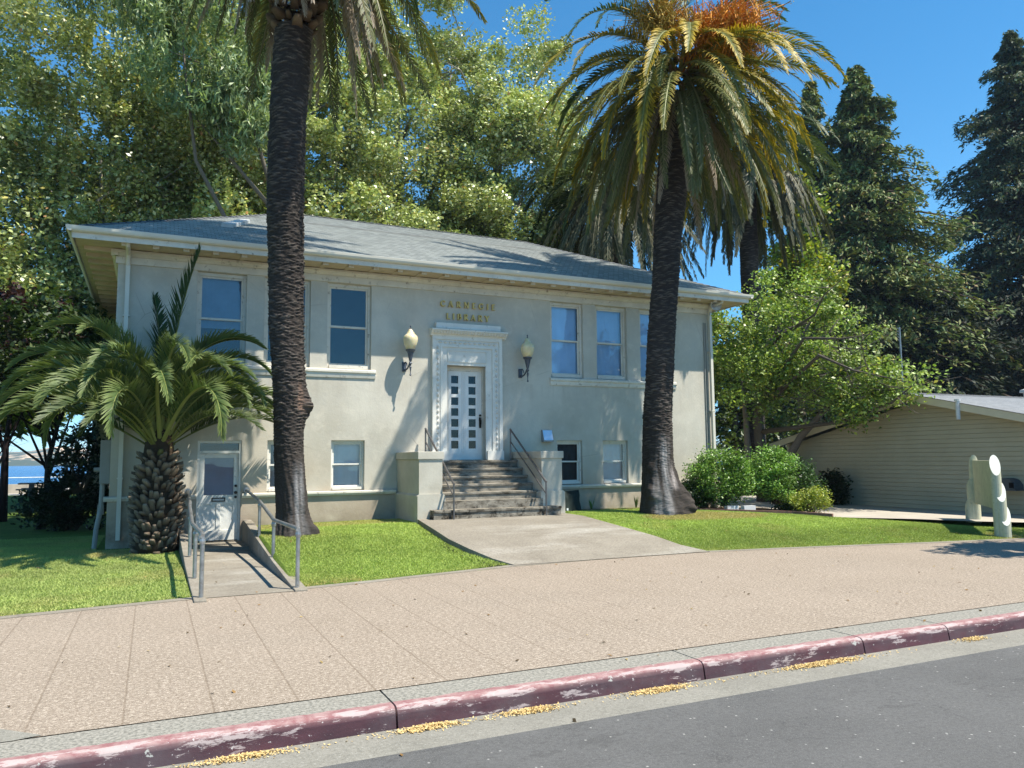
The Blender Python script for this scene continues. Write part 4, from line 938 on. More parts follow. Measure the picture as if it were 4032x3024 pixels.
# ================================================================ SIGN
sg = thing('park_sign', (18.1, 12.1, .15), 'blank pale green wooden sign panel between two stepped log posts', 'sign')
d = (Vector((18.98,13.03,0))-Vector((17.22,11.28,0))); dn = d.normalized()
def log_post(c, out, cutdir):
    o = None; m = MB(); ends = []; n = 18
    for (off, r_, zt) in ((0.0,.105,1.80),(-.075,.105,1.22),(-.14,.105,.70)):
        cx, cy = c.x-out.x*off, c.y-out.y*off
        k = len(m.v)
        cut = lambda a: zt-.20+.105*math.cos(a-cang)*2.2
        cang = math.atan2(cutdir.y, cutdir.x)+math.pi
        for q in range(n):
            a = 2*math.pi*q/n; m.v.append((cx+r_*math.cos(a), cy+r_*math.sin(a), -.05))
        for q in range(n):
            a = 2*math.pi*q/n; m.v.append((cx+r_*math.cos(a), cy+r_*math.sin(a), cut(a)))
        for q in range(n): m.f.append((k+q, k+(q+1)%n, k+n+(q+1)%n, k+n+q))
        ee = MB(); ends.append(ee); ee.face([(cx+r_*.99*math.cos(2*math.pi*q/n), cy+r_*.99*math.sin(2*math.pi*q/n), cut(2*math.pi*q/n)+.003) for q in range(n)])
    o = m.build('post', MAT['sign_paint'], sg); [ee.build('cut_end', MAT['cut_wood_paint'], o) for ee in ends]
log_post(Vector((17.20,11.30,0)), Vector((.15,-1,0)).normalized(), -dn); log_post(Vector((18.98,13.03,0)), Vector((-.6,.8,0)), dn)
m = MB(); a = Vector((17.20,11.30,0))+dn*.05; b = Vector((18.98,13.03,0))-dn*.05; s_ = Vector((-dn.y,dn.x,0))*.035
k = len(m.v); P = [a-s_,b-s_,b+s_,a+s_]; m.v += [(p.x,p.y,.62) for p in P]+[(p.x,p.y,1.70) for p in P]
m.f += [(0,3,2,1),(4,5,6,7),(0,1,5,4),(1,2,6,5),(2,3,7,6),(3,0,4,7)]; m.build('panel', MAT['sign_paint'], sg)
# ================================================================ VEGETATION
def leaf_quads(Cn, size, rng, droop=0.0, up=0.5, aspect=0.62):
    """one folded leaf (two triangles pairs as a kite quad) at every centre"""
    n = len(Cn); nr = rng.normal(0, 1, (n, 3)); nr[:, 2] = np.abs(nr[:, 2])*1.0+up; nr /= np.linalg.norm(nr, axis=1)[:, None]
    a = rng.normal(0, 1, (n, 3)); a[:, 2] -= droop; a -= nr*(a*nr).sum(1)[:, None]; a /= np.linalg.norm(a, axis=1)[:, None]
    b = np.cross(nr, a); s = size*rng.uniform(.65, 1.25, n)[:, None]
    P = np.stack([Cn-a*s*.5, Cn+b*s*aspect*.5+a*s*.05, Cn+a*s*.5-nr*s*.12, Cn-b*s*aspect*.5+a*s*.05], 1)
    return P.reshape(-1, 3)
def pal(n, cols, wts, rng, var=.25):
    cols = np.array(cols); i = rng.choice(len(cols), n, p=np.array(wts)/sum(wts)); return cols[i]*(1+rng.uniform(-var, var, (n, 1)))
def crown_points(env, nblob, rb, nleaf, rng, shell=.55, flat=.75):
    """env: list of ellipsoids (centre, radii, weight). Leaves gather on lumps spread through the crown"""
    W = np.array([e[2] for e in env]); W = W/W.sum(); out = []; tone = []
    per = max(1, nleaf//nblob)
    for i in rng.choice(len(env), nblob, p=W):
        c, r = np.array(env[i][0]), np.array(env[i][1])
        d = rng.normal(0, 1, 3); d /= np.linalg.norm(d); q = (rng.uniform(shell**3, 1))**(1/3)
        bc = c+d*r*q; br = rb*rng.uniform(.55, 1.35)
        k = int(per*rng.uniform(.5, 1.5)); e = rng.normal(0, 1, (k, 3)); e /= np.linalg.norm(e, axis=1)[:, None]
        e[:, 2] = e[:, 2]*flat; u = rng.uniform(.25, 1.0, (k, 1))**.5
        # twiggy sprays inside the lump
        out.append(bc+e*u*br*(1+.35*np.sin(e[:, :1]*5+i))); tone.append(np.full((k, 1), rng.uniform(.62, 1.28)))
    return np.concatenate(out), np.concatenate(tone)
def tree(name, label, cat, trunk, r0, env, nblob, rb, nleaf, lsize, cols, wts, seed, bark=(.16,.13,.10), group=None, limbs=10, droop=0., up=.5, aspect=.62, mat='leaf', fork=None, twigs=0, flat=.75, shell=.55):
    rng = np.random.RandomState(seed); base = trunk[0]
    t_ = thing(name, base, label, cat, group)
    m = MB(); n = len(trunk); m.tube(trunk, [r0*(1-.62*i/(n-1))*(1.25 if i == 0 else 1) for i in range(n)], 10)
    top = Vector(trunk[-1]); W = np.array([e[2] for e in env]); W = W/W.sum()
    for i in range(limbs):
        e = env[rng.choice(len(env), p=W)]; d = rng.normal(0, 1, 3); d /= np.linalg.norm(d)
        tgt = Vector(np.array(e[0])+d*np.array(e[1])*rng.uniform(.45, .9))
        f = rng.uniform(.35, 1.0); k = f*(n-1); j = min(int(k), n-2); st = Vector(trunk[j]).lerp(Vector(trunk[j+1]), k-j)
        if tgt.z < st.z+.3: tgt.z = st.z+.3+rng.rand()*(tgt-st).length*.4
        mid = st.lerp(tgt, .5)+Vector(rng.normal(0, .09*(tgt-st).length, 3))+Vector((0,0,.10*(tgt-st).length))
        rr = r0*(.5-.25*f)
        m.tube([st, st.lerp(mid, .5), mid, mid.lerp(tgt, .5)+Vector(rng.normal(0, .05*(tgt-st).length, 3)), tgt], [rr, rr*.8, rr*.55, rr*.35, rr*.12], 7)
        for q in range(3+twigs):
            a = st.lerp(tgt, rng.uniform(.4, .95)); d2 = Vector(rng.normal(0, 1, 3)); d2.z = abs(d2.z)*.6
            b = a+d2.normalized()*rng.uniform(.15, .32)*(tgt-st).length
            m.tube([a, a.lerp(b, .5)+Vector(rng.normal(0, .05, 3)), b], [rr*.2, rr*.14, rr*.05], 5)
    me = m.build('trunk', MAT['tree_bark'], t_, smooth=True)
    ca = me.data.color_attributes.new('Col', 'FLOAT_COLOR', 'POINT'); nv = len(me.data.vertices)
    cc = np.ones((nv, 4), np.float32); cc[:, :3] = np.array(bark)*(1+np.random.RandomState(seed).uniform(-.2, .2, (nv, 1))); ca.data.foreach_set('color', cc.ravel())
    P, tn = crown_points(env, nblob, rb, nleaf, rng, shell, flat); V = leaf_quads(P, lsize, rng, droop, up, aspect)
    C = np.repeat(pal(len(P), cols, wts, rng)*tn, 4, 0)
    np_mesh('crown', V, np.arange(len(V)).reshape(-1, 4), MAT[mat], t_, C)
    return t_
SYC = [(.42,.475,.17),(.64,.67,.38),(.27,.33,.10),(.58,.50,.14),(.46,.25,.10)]; SW = [4.8,3.0,4.0,.6,.12]
SG = 'pale barked plane trees behind the library'
def syc(x, y, h, r, seed, label, n=30000, zlow=5.0, lean=0):
    env = [((x+lean, y-.5, h*.74), (r*1.05, r*.85, h*.28), 3.6), ((x-.35*r+lean, y-1, h*.45), (r*.85, r*.8, h*.22), 2.4), ((x+.4*r, y-1.2, h*.38), (r*.85, r*.8, h*.2), 2.2), ((x, y-1.5, zlow+2.2), (r*1.0, r*.7, 2.6), 1.4), ((x, y-r*.75, h*.52), (r*.95, 1.2, h*.3), 2.2), ((x, y-3, h*.36), (r*1.1, 1.8, h*.16), 1.8)]
    return tree('plane_tree', label, 'tree', [(x,y,0),(x+.2,y,3),(x-.1,y,6),(x+.3+lean*.4,y,h*.5),(x+lean,y,h*.8)], .42, env, 380, 1.05, int(n*4.4), .195, SYC, SW, seed, (.30,.27,.21), SG, limbs=22, twigs=3, mat='plane_leaf')
syc(-9.0, 36, 19, 5.5, 1, 'leftmost plane tree, cut by the left side of the photo', 24000)
syc(-2.2, 38.5, 25, 6.0, 2, 'tall plane tree rising over the left roof corner, forked pale trunk showing', 36000)
syc(5.2, 37, 24, 6.0, 3, 'dense plane tree directly behind the left tall palm', 36000)
syc(11.5, 39.5, 28.0, 5.6, 4, 'bright leafy plane tree standing between the two tall palms', 36000)
syc(16.3, 38, 26.0, 5.2, 5, 'plane tree with thin ragged top against the sky, beside the fruiting palm', 40000, lean=.5)
syc(1.6, 41.5, 27.0, 5.5, 6, 'plane tree filling the gap behind the drooping dark tree', 30000)
# drooping narrow-leaved tree by the left palm
tree('gum_tree', 'drooping narrow-leaved dark tree hanging beside the left tall palm crown', 'tree', [(4.45,30.5,0),(4.45,30.5,6),(4.4,30.5,12),(3.9,30.2,18)], .3,
     [((1.2,29.5,17.6),(2.6,2,3.4),3), ((-1.5,29.8,20),(3.5,2,2.5),2), ((2.6,29,15.2),(1.1,1,1.8),1.2)], 170, .8, 26000, .32, [(.21,.29,.12),(.29,.37,.17),(.40,.46,.24)], [4,3,1], 31, (.2,.17,.13), limbs=3, droop=1.6, up=.0, aspect=.22)
# broadleaf by the annex
tree('redbud_tree', 'round-leaved green tree leaning over the annex gable with bare grey twigs', 'tree', [(20.3,21.9,.2),(20.2,21.9,1.6),(20.0,21.8,3.2),(20.3,21.6,5.0),(20.3,21.4,6.6)], .26,
     [((20.4,21.5,6.4),(2.3,2.2,2.5),3), ((22.6,21.2,6.1),(2.1,2,2.0),2.6), ((19.0,21.5,4.9),(1.3,1.5,1.9),1.3), ((20.4,19.2,4.6),(1.0,1.6,1.1),1.6), ((20.2,17.3,4.2),(.8,1.3,.7),1.0), ((20.1,16.0,4.0),(.6,.9,.5),.35), ((20.1,17.6,3.3),(.5,1.0,.35),.35), ((18.7,21.4,6.5),(1.2,1.4,1.6),.9), ((21.5,20.4,4.6),(1.6,1.5,.8),.9)], 240, .58, 34000, .135, [(.24,.34,.065),(.35,.45,.11),(.15,.23,.045),(.48,.44,.11)], [4,3,3,.5], 41, (.13,.11,.09), limbs=22, twigs=8)
rl = bpy.data.objects[[o.name for o in bpy.data.objects if o.name.startswith('redbud_tree')][0]]
m = MB(); m.tube([(20.4,21.9,.3),(20.7,21.3,1.5),(20.6,20.4,2.5),(20.5,19.0,3.5),(20.3,17.2,4.2)], [.17,.15,.12,.08,.03], 8); m.tube([(20.2,21.95,.3),(19.75,22.1,1.8),(19.7,22.1,3.2),(19.5,22,4.6)], [.15,.13,.1,.05], 8)
rngb = np.random.RandomState(5)
for i in range(70):
    a = Vector((20.2+rngb.uniform(-.7,.5), rngb.uniform(15.8,20.5), 0)); a.z = 4.0+.4*math.sin(a.y)+rngb.uniform(-.7,1.1)
    p = [a]; d = Vector((rngb.uniform(-.5,.4), rngb.uniform(-1,.3), rngb.uniform(-.5,.5))).normalized()
    for q in range(4): d = (d+Vector(rngb.normal(0,.45,3))).normalized(); p.append(p[-1]+d*.22)
    m.tube(p, [.014,.012,.009,.007,.004], 4, cap=False)
o = m.build('branch', MAT['tree_bark'], rl, smooth=True)
ca = o.data.color_attributes.new('Col', 'FLOAT_COLOR', 'POINT'); ca.data.foreach_set('color', np.tile(np.array([.20,.175,.15,1], np.float32), len(o.data.vertices)))
# light green and yellowing trees behind the right palms
tree('poplar_tree', 'bright yellow-green tree in front of the conifers, right of the hanging palm fronds', 'tree', [(31.5,31,0),(31.5,31,5),(31.4,31,9),(31.6,31,13)], .25,
     [((31.6,31,14.0),(1.5,1.4,3.6),2), ((32.6,30.8,11.3),(1.8,1.5,2.2),2), ((31,30.6,9.3),(2.0,1.6,2.0),1.5), ((29.3,30.5,8.5),(1.6,1.4,1.6),1)], 120, .75, 13000, .26, [(.24,.34,.04),(.33,.37,.05),(.44,.38,.05),(.17,.25,.04)], [3,2,1.2,2], 44, (.2,.17,.12))
tree('pepper_tree', 'low dark green tree filling the gap between the library and annex', 'tree', [(26.0,30,0),(26,30,3),(26.2,30,6)], .25,
     [((24.5,30,5.0),(2.6,2,3.0),2), ((28.5,30,5.5),(3,2,3.2),2), ((33,31,5),(3,2,3.2),2)], 130, .8, 15000, .28, [(.05,.085,.02),(.08,.13,.03),(.12,.16,.03)], [3,3,1], 45, (.1,.08,.06))

# ---- conifers: tiers of drooping sprays
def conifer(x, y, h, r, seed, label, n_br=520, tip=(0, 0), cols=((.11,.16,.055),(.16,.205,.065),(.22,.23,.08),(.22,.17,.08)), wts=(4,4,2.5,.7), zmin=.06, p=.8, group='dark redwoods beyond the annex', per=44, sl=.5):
    rng = np.random.RandomState(seed); t_ = thing('redwood', (x, y, 0), label, 'tree', group)
    m = MB(); m.tube([(x,y,0),(x,y,h*.35),(x+tip[0]*.5,y,h*.75),(x+tip[0],y,h*.99)], [.02*h,.013*h,.006*h,.05], 8)
    pts = []; bc = []; dr = []
    for i in range(n_br):
        f = zmin+(1-zmin)*(rng.rand()**1.25); z = h*f
        az = rng.uniform(0, 2*np.pi); Lr = r*((1-f)**p)*rng.uniform(.6, 1.12)+.35
        lump = 1+.28*np.sin(z*1.1+az*2+seed)+.15*np.sin(z*2.7-az*3); Lr *= lump
        d = np.array([np.cos(az), np.sin(az)]); cx = x+tip[0]*max(0, f-.3)
        k = int(per*(.3+Lr/r)); s = rng.uniform(.12, 1, k)**.65
        rise = .10*Lr*np.sin(s*2.2)-.22*Lr*s**2
        P = np.stack([cx+d[0]*s*Lr, y+d[1]*s*Lr, z+rise], 1)
        side = rng.normal(0, .17*Lr+.15, k)*(1.15-s); P[:, 0] += -d[1]*side; P[:, 1] += d[0]*side; P[:, 2] += rng.normal(0, .13+.02*Lr, k)-.12*np.abs(side)
        pts.append(P); bc.append(np.full(k, rng.uniform(.7, 1.3)))
        dr.append(np.stack([np.full(k, d[0]), np.full(k, d[1]), np.full(k, -.35)], 1))
        if Lr > 1: m.tube([(cx,y,z),(cx+d[0]*Lr*.5,y+d[1]*Lr*.5,z+.09*Lr),(cx+d[0]*Lr*.95,y+d[1]*Lr*.95,z-.1*Lr)], [.012*Lr+.02,.01*Lr,.01], 4, cap=False)
    P = np.concatenate(pts); B = np.concatenate(bc); D = np.concatenate(dr); n = len(P)
    a = D+rng.normal(0, .55, (n, 3)); a /= np.linalg.norm(a, axis=1)[:, None]; nr = rng.normal(0, .5, (n, 3)); nr[:, 2] += .9
    nr -= a*(nr*a).sum(1)[:, None]; nr /= np.linalg.norm(nr, axis=1)[:, None]; b = np.cross(nr, a); s = sl*rng.uniform(.6, 1.3, (n, 1))
    V = np.stack([P-a*s*.5, P+b*s*.17, P+a*s*.5-nr*s*.1, P-b*s*.17], 1).reshape(-1, 3)
    C = np.repeat(pal(n, cols, wts, rng)*B[:, None], 4, 0)
    tr = m.build('trunk', MAT['tree_bark'], t_); ca = tr.data.color_attributes.new('Col', 'FLOAT_COLOR', 'POINT'); ca.data.foreach_set('color', np.tile(np.array([.07,.05,.035,1], np.float32), len(tr.data.vertices)))
    np_mesh('crown', V, np.arange(4*n).reshape(-1, 4), MAT['needle'], t_, C)
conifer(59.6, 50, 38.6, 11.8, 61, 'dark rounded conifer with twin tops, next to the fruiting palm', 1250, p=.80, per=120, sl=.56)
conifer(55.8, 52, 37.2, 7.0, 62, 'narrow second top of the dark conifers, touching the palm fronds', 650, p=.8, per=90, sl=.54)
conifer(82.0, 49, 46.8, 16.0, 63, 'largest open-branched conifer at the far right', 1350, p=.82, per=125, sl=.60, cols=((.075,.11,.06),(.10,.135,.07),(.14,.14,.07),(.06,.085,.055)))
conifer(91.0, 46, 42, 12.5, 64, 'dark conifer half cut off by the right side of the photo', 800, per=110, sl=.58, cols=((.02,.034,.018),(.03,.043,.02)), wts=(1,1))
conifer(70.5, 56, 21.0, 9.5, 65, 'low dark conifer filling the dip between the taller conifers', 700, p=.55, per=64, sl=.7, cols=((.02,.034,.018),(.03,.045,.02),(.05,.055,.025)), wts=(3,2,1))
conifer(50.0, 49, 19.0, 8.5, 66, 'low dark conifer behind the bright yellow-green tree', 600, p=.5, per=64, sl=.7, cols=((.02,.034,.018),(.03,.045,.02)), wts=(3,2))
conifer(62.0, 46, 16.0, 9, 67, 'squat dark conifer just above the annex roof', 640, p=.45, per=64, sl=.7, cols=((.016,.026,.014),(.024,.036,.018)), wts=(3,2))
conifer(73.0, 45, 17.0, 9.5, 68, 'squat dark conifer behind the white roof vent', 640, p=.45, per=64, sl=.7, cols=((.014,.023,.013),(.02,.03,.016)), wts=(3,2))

# ---- left background
tree('maple_tree', 'slim dark forked tree standing on the shaded lawn left of the library', 'tree', [(-2.72,25.1,0),(-2.62,25.1,1.0),(-2.62,25.1,1.9),(-2.42,25.0,2.9),(-2.2,25,3.6)], .10,
     [((-3.2,24.8,5.0),(2.4,2.2,1.5),3), ((-5.5,25,5.3),(2.0,2,1.5),2), ((-1.6,25.0,4.0),(1.2,1.5,.7),1), ((-3.8,24.6,3.6),(.9,1,.5),.5)], 150, .5, 11000, .20, [(.03,.055,.015),(.045,.075,.02),(.06,.09,.02)], [3,2,1], 51, (.028,.022,.018), limbs=18, twigs=4)  # leaf colours darkened to carry the shade of building and trees
tree('young_tree', 'small sunlit yellow-green tree by the left edge with crooked thin trunk', 'tree', [(-5.4,32.5,0),(-5.45,32.5,.8),(-5.0,32.5,1.5),(-5.1,32.5,2.1),(-4.6,32.4,2.9)], .07,
     [((-5.2,32.3,4.0),(1.7,1.5,.75),3), ((-6.0,32.3,4.9),(1.5,1.3,.6),1.5), ((-3.8,32.3,3.6),(.8,.9,.4),.8)], 70, .36, 5200, .17, [(.17,.24,.03),(.22,.29,.05),(.12,.18,.03)], [3,2,2], 52, (.05,.04,.035), limbs=14, twigs=5)
tree('plum_tree', 'dark purple-leaved tree behind the stubby palm', 'tree', [(-4.2,29,0),(-4.2,29,2.5),(-4.0,29,5)], .12,
     [((-4.0,28.8,6.1),(1.8,1.6,1.2),2), ((-2.4,28.8,5.0),(1.5,1.4,.9),1)], 80, .5, 6500, .19, [(.05,.02,.02),(.08,.035,.03),(.035,.018,.018)], [3,1,2], 53, (.03,.02,.02))
conifer(-6.2, 35.5, 11.2, 2.1, 54, 'feathery light green conifer at the left edge behind the purple tree', 420, p=.35, per=40, sl=.45, cols=((.13,.19,.05),(.18,.23,.07),(.09,.13,.04)), wts=(3,2,2), group='feathery conifer', zmin=.3)
def shrub(name, label, c, rad, n, ls, cols, wts, seed, nb=60, rb=.3, stems=4, cat='shrub', group=None, up=.6, aspect=.55, stem=(.10,.075,.05)):
    rng = np.random.RandomState(seed); z0 = c[2]-rad[2]-.1
    t_ = thing(name, (c[0], c[1], z0), label, cat, group)
    m = MB()
    for i in range(stems):
        a = rng.uniform(0, 6.28); q = rng.uniform(.3, .75)
        e = Vector((c[0]+math.cos(a)*rad[0]*q, c[1]+math.sin(a)*rad[1]*q, c[2]+rad[2]*rng.uniform(-.1,.6)))
        b = Vector((c[0]+rng.normal(0,.08), c[1]+rng.normal(0,.08), z0))
        m.tube([b, b.lerp(e,.35)+Vector(rng.normal(0,.04,3)), b.lerp(e,.7)+Vector(rng.normal(0,.05,3)), e], [.045,.038,.025,.008], 6)
    o = m.build('stem', MAT['tree_bark'], t_, smooth=True); ca = o.data.color_attributes.new('Col', 'FLOAT_COLOR', 'POINT'); ca.data.foreach_set('color', np.tile(np.array([*stem,1], np.float32), len(o.data.vertices)))
    P, tn = crown_points([(c, rad, 1)], nb, rb, n, rng, .5, .85); V = leaf_quads(P, ls, rng, 0, up, aspect)
    np_mesh('foliage', V, np.arange(len(V)).reshape(-1, 4), MAT['leaf'], t_, np.repeat(pal(len(P), cols, wts, rng)*tn, 4, 0))
HG = [(.16,.31,.05),(.24,.40,.08),(.34,.48,.13),(.09,.19,.04)]; HW = [4,3,1.2,2]
shrub('privet_bush', 'glossy green rounded bush beside the right palm base, against the library corner', (14.75,17.55,1.28), (1.05,.75,.72), 15000, .075, HG, HW, 71, 120, .26, 7)
shrub('privet_bush', 'glossy green rounded bush left of the low yellow bush', (16.25,17.2,1.32), (.78,.7,.72), 12000, .075, HG, HW, 72, 95, .25, 6)
shrub('privet_bush', 'darker shaded bush trailing behind the low yellow bush', (17.45,17.6,1.0), (.8,.7,.72), 9000, .08, [(.035,.08,.02),(.055,.115,.03),(.08,.15,.035)], [3,3,1], 73, 85, .26, 5)  # same privet, its shade put into darker leaf colours
shrub('yellow_bush', 'low yellow-green bush at the end of the edging board', (16.35,15.9,.62), (.55,.45,.33), 6000, .055, [(.30,.36,.05),(.40,.42,.07),(.18,.26,.04)], [3,2,2], 74, 70, .16, 5)
shrub('low_bush', 'dark low ferny bush under the privet beside the palm base', (13.75,17.75,.75), (.6,.4,.35), 4500, .09, [(.025,.055,.015),(.04,.08,.02)], [1,1], 75, 50, .2, 3)
shrub('annex_bush', 'dark leafy bush standing alone against the annex clapboards', (20.85,19.3,.75), (.5,.5,.55), 3200, .13, [(.02,.035,.012),(.035,.05,.02),(.06,.06,.03)], [3,2,1], 76, 45, .22, 6)
shrub('annex_bush', 'dark leafy bush at the far corner of the annex', (20.7,21.0,.85), (.5,.5,.65), 3200, .12, [(.02,.035,.012),(.03,.045,.018)], [1,1], 77, 45, .22, 4)
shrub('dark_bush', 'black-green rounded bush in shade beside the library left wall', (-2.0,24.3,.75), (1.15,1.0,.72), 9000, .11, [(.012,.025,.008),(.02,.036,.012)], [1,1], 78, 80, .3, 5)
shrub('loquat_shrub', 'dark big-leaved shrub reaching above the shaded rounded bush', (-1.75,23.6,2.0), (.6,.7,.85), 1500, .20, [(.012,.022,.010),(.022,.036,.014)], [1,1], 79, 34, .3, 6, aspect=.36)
rng = np.random.RandomState(90)
for i, (x, y, lab) in enumerate(((10.75,18.15,'upright dry weed beside the green bag'), (12.2,18.2,'leafy green weed under the shuttered basement window'), (12.75,18.25,'wispy pale weed next to the right palm base'), (5.87,16.62,'small green weed growing at the left end of the bottom step'))):
    t_ = thing('weed', (x, y, .45), lab, 'weed', 'weeds by the wall'); m = MB()
    for k2 in range(9):
        a = rng.uniform(0, 6.28); h = rng.uniform(.12, .36)*(.6 if i == 3 else 1); e = Vector((x+math.cos(a)*.12, y+math.sin(a)*.1, .48+h)); b = Vector((x, y, .42))
        mm = b.lerp(e, .55)+Vector((0,0,.05)); s_ = Vector((-math.sin(a), math.cos(a), 0))*.014
        m.face([b-s_*.5, b+s_*.5, mm+s_, mm-s_]); m.face([mm-s_, mm+s_, e])
    simple('weed_green', (.10,.16,.03), .7); m.build('blades', MAT['weed_green'], t_)

# ================================================================ PALMS
def frond_mesh(name, L, th0, bend, cols, seed, npair=58, lmax=.52, droop=.25, vee=30, w=.016, tipcol=None, ragged=0.0, power=1.5, petiole=.12, side_curl=0.0):
    """a feather frond in its own frame: starts at the origin, runs out along +X, +Z up"""
    rng = np.random.RandomState(seed); ns = 22; s = np.linspace(0, 1, ns); th = R(th0)-R(bend)*s**power
    dx = np.cos(th)*L/(ns-1); dz = np.sin(th)*L/(ns-1); X = np.concatenate([[0], np.cumsum(dx[:-1])]); Z = np.concatenate([[0], np.cumsum(dz[:-1])])
    Yc = side_curl*L*s**2
    V = []; F3 = []; F4 = []; C = []
    rc = np.array(cols[1]); rad = .045*(L/4)*(1-.9*s)+.004
    for i in range(ns):
        t_ = np.array([np.cos(th[i]), 0, np.sin(th[i])]); nn = np.array([-np.sin(th[i]), 0, np.cos(th[i])]); c = np.array([X[i], Yc[i], Z[i]])
        for q in (np.array([0,1.,0]), nn*.6, np.array([0,-1.,0]), -nn*.5): V.append(c+q*rad[i]); C.append(rc)
    for i in range(ns-1):
        for q in range(4): F4.append((i*4+q, i*4+(q+1)%4, i*4+4+(q+1)%4, i*4+4+q))
    gc = np.array(cols[0]); tc = np.array(tipcol if tipcol is not None else cols[0])
    for k in range(npair):
        q = petiole+(1-petiole)*(k+.5)/npair
        i = q*(ns-1); j = min(int(i), ns-2); f = i-j
        c = np.array([X[j]+(X[j+1]-X[j])*f, Yc[j]+(Yc[j+1]-Yc[j])*f, Z[j]+(Z[j+1]-Z[j])*f]); a = th[j]+(th[j+1]-th[j])*f
        t_ = np.array([np.cos(a), 0, np.sin(a)]); nn = np.array([-np.sin(a), 0, np.cos(a)])
        ll = lmax*(np.sin(np.pi*min(1, .14+.80*q)))**.75*(.55+.45*min(1, (q-petiole)*7))
        for sd in (-1, 1):
            if rng.rand() < ragged: continue
            al = R(62-34*q+rng.normal(0, 5)); v = R(vee+rng.normal(0, 9)); ln = ll*rng.uniform(.88, 1.08)
            out = np.array([0, sd*np.cos(v), 0])+nn*np.sin(v); d = t_*np.cos(al)+out*np.sin(al)
            mid = c+d*ln*.52; d2 = d+np.array([0, 0, -droop*rng.uniform(.6, 1.4)]); d2 /= np.linalg.norm(d2); tip = mid+d2*ln*.48
            wv = np.cross(d, nn*np.cos(v)-np.array([0, sd, 0])*np.sin(v)); wv = wv/np.linalg.norm(wv)*w
            n0 = len(V); V += [c-wv*.6, c+wv*.6, mid+wv, mid-wv, tip]
            g = gc*rng.uniform(.75, 1.25); u_ = tc*rng.uniform(.8, 1.2)
            C += [g, g, g*.55+u_*.45, g*.55+u_*.45, u_]
            F4.append((n0, n0+1, n0+2, n0+3)); F3.append((n0+3, n0+2, n0+4))
    me = bpy.data.meshes.new(name); me.from_pydata([tuple(v) for v in V], [], F4+F3)
    at = me.color_attributes.new('Col', 'FLOAT_COLOR', 'POINT'); at.data.foreach_set('color', np.concatenate([np.clip(np.array(C), 0, 1), np.ones((len(C), 1))], 1).astype(np.float32).ravel())
    me.materials.append(MAT['palm_leaf']); return me
def trim_left(specs, f):
    return [(me, az, sc*(f if math.cos(az) < -.15 else (.76 if math.cos(az) < .3 else .74)), r0, dz, roll) for me, az, sc, r0, dz, roll in specs]
def put_fronds(palm, specs, centre, seed):
    """specs: (mesh, azimuth, scale, start radius, dz, roll)"""
    for me, az, sc, r0, dz, roll in specs:
        o = bpy.data.objects.new('frond', me); col.objects.link(o); o.parent = palm
        c = Vector(centre)-Vector(palm.location)+Vector((math.cos(az)*r0, math.sin(az)*r0, dz))
        o.location = c; o.rotation_euler = (roll, 0, az); o.scale = (sc, sc, sc)
def merged_fronds(palm, specs, centre):
    Vs = []; Fs = []; Cs = []; k = 0
    for me, az, sc, r0, dz, roll in specs:
        n = len(me.vertices); co = np.empty(n*3, np.float32); me.vertices.foreach_get('co', co); co = co.reshape(-1, 3)*sc
        y, z = co[:, 1]*math.cos(roll)-co[:, 2]*math.sin(roll), co[:, 1]*math.sin(roll)+co[:, 2]*math.cos(roll)
        x = co[:, 0]; P = np.stack([x*math.cos(az)-y*math.sin(az)+math.cos(az)*r0, x*math.sin(az)+y*math.cos(az)+math.sin(az)*r0, z+dz], 1)+np.array(centre)
        cc = np.empty(n*4, np.float32); me.color_attributes['Col'].data.foreach_get('color', cc); Cs.append(cc.reshape(-1, 4)[:, :3])
        Vs.append(P); Fs += [tuple(v+k for v in p.vertices) for p in me.polygons]; k += n
    V = np.concatenate(Vs); me = bpy.data.meshes.new('inner_fronds'); me.from_pydata(V.tolist(), [], Fs)
    at = me.color_attributes.new('Col', 'FLOAT_COLOR', 'POINT'); at.data.foreach_set('color', np.concatenate([np.concatenate(Cs), np.ones((len(V), 1))], 1).astype(np.float32).ravel())
    me.materials.append(MAT['palm_leaf']); o = bpy.data.objects.new('inner_fronds', me); col.objects.link(o); attach(o, palm); o['kind'] = 'stuff'
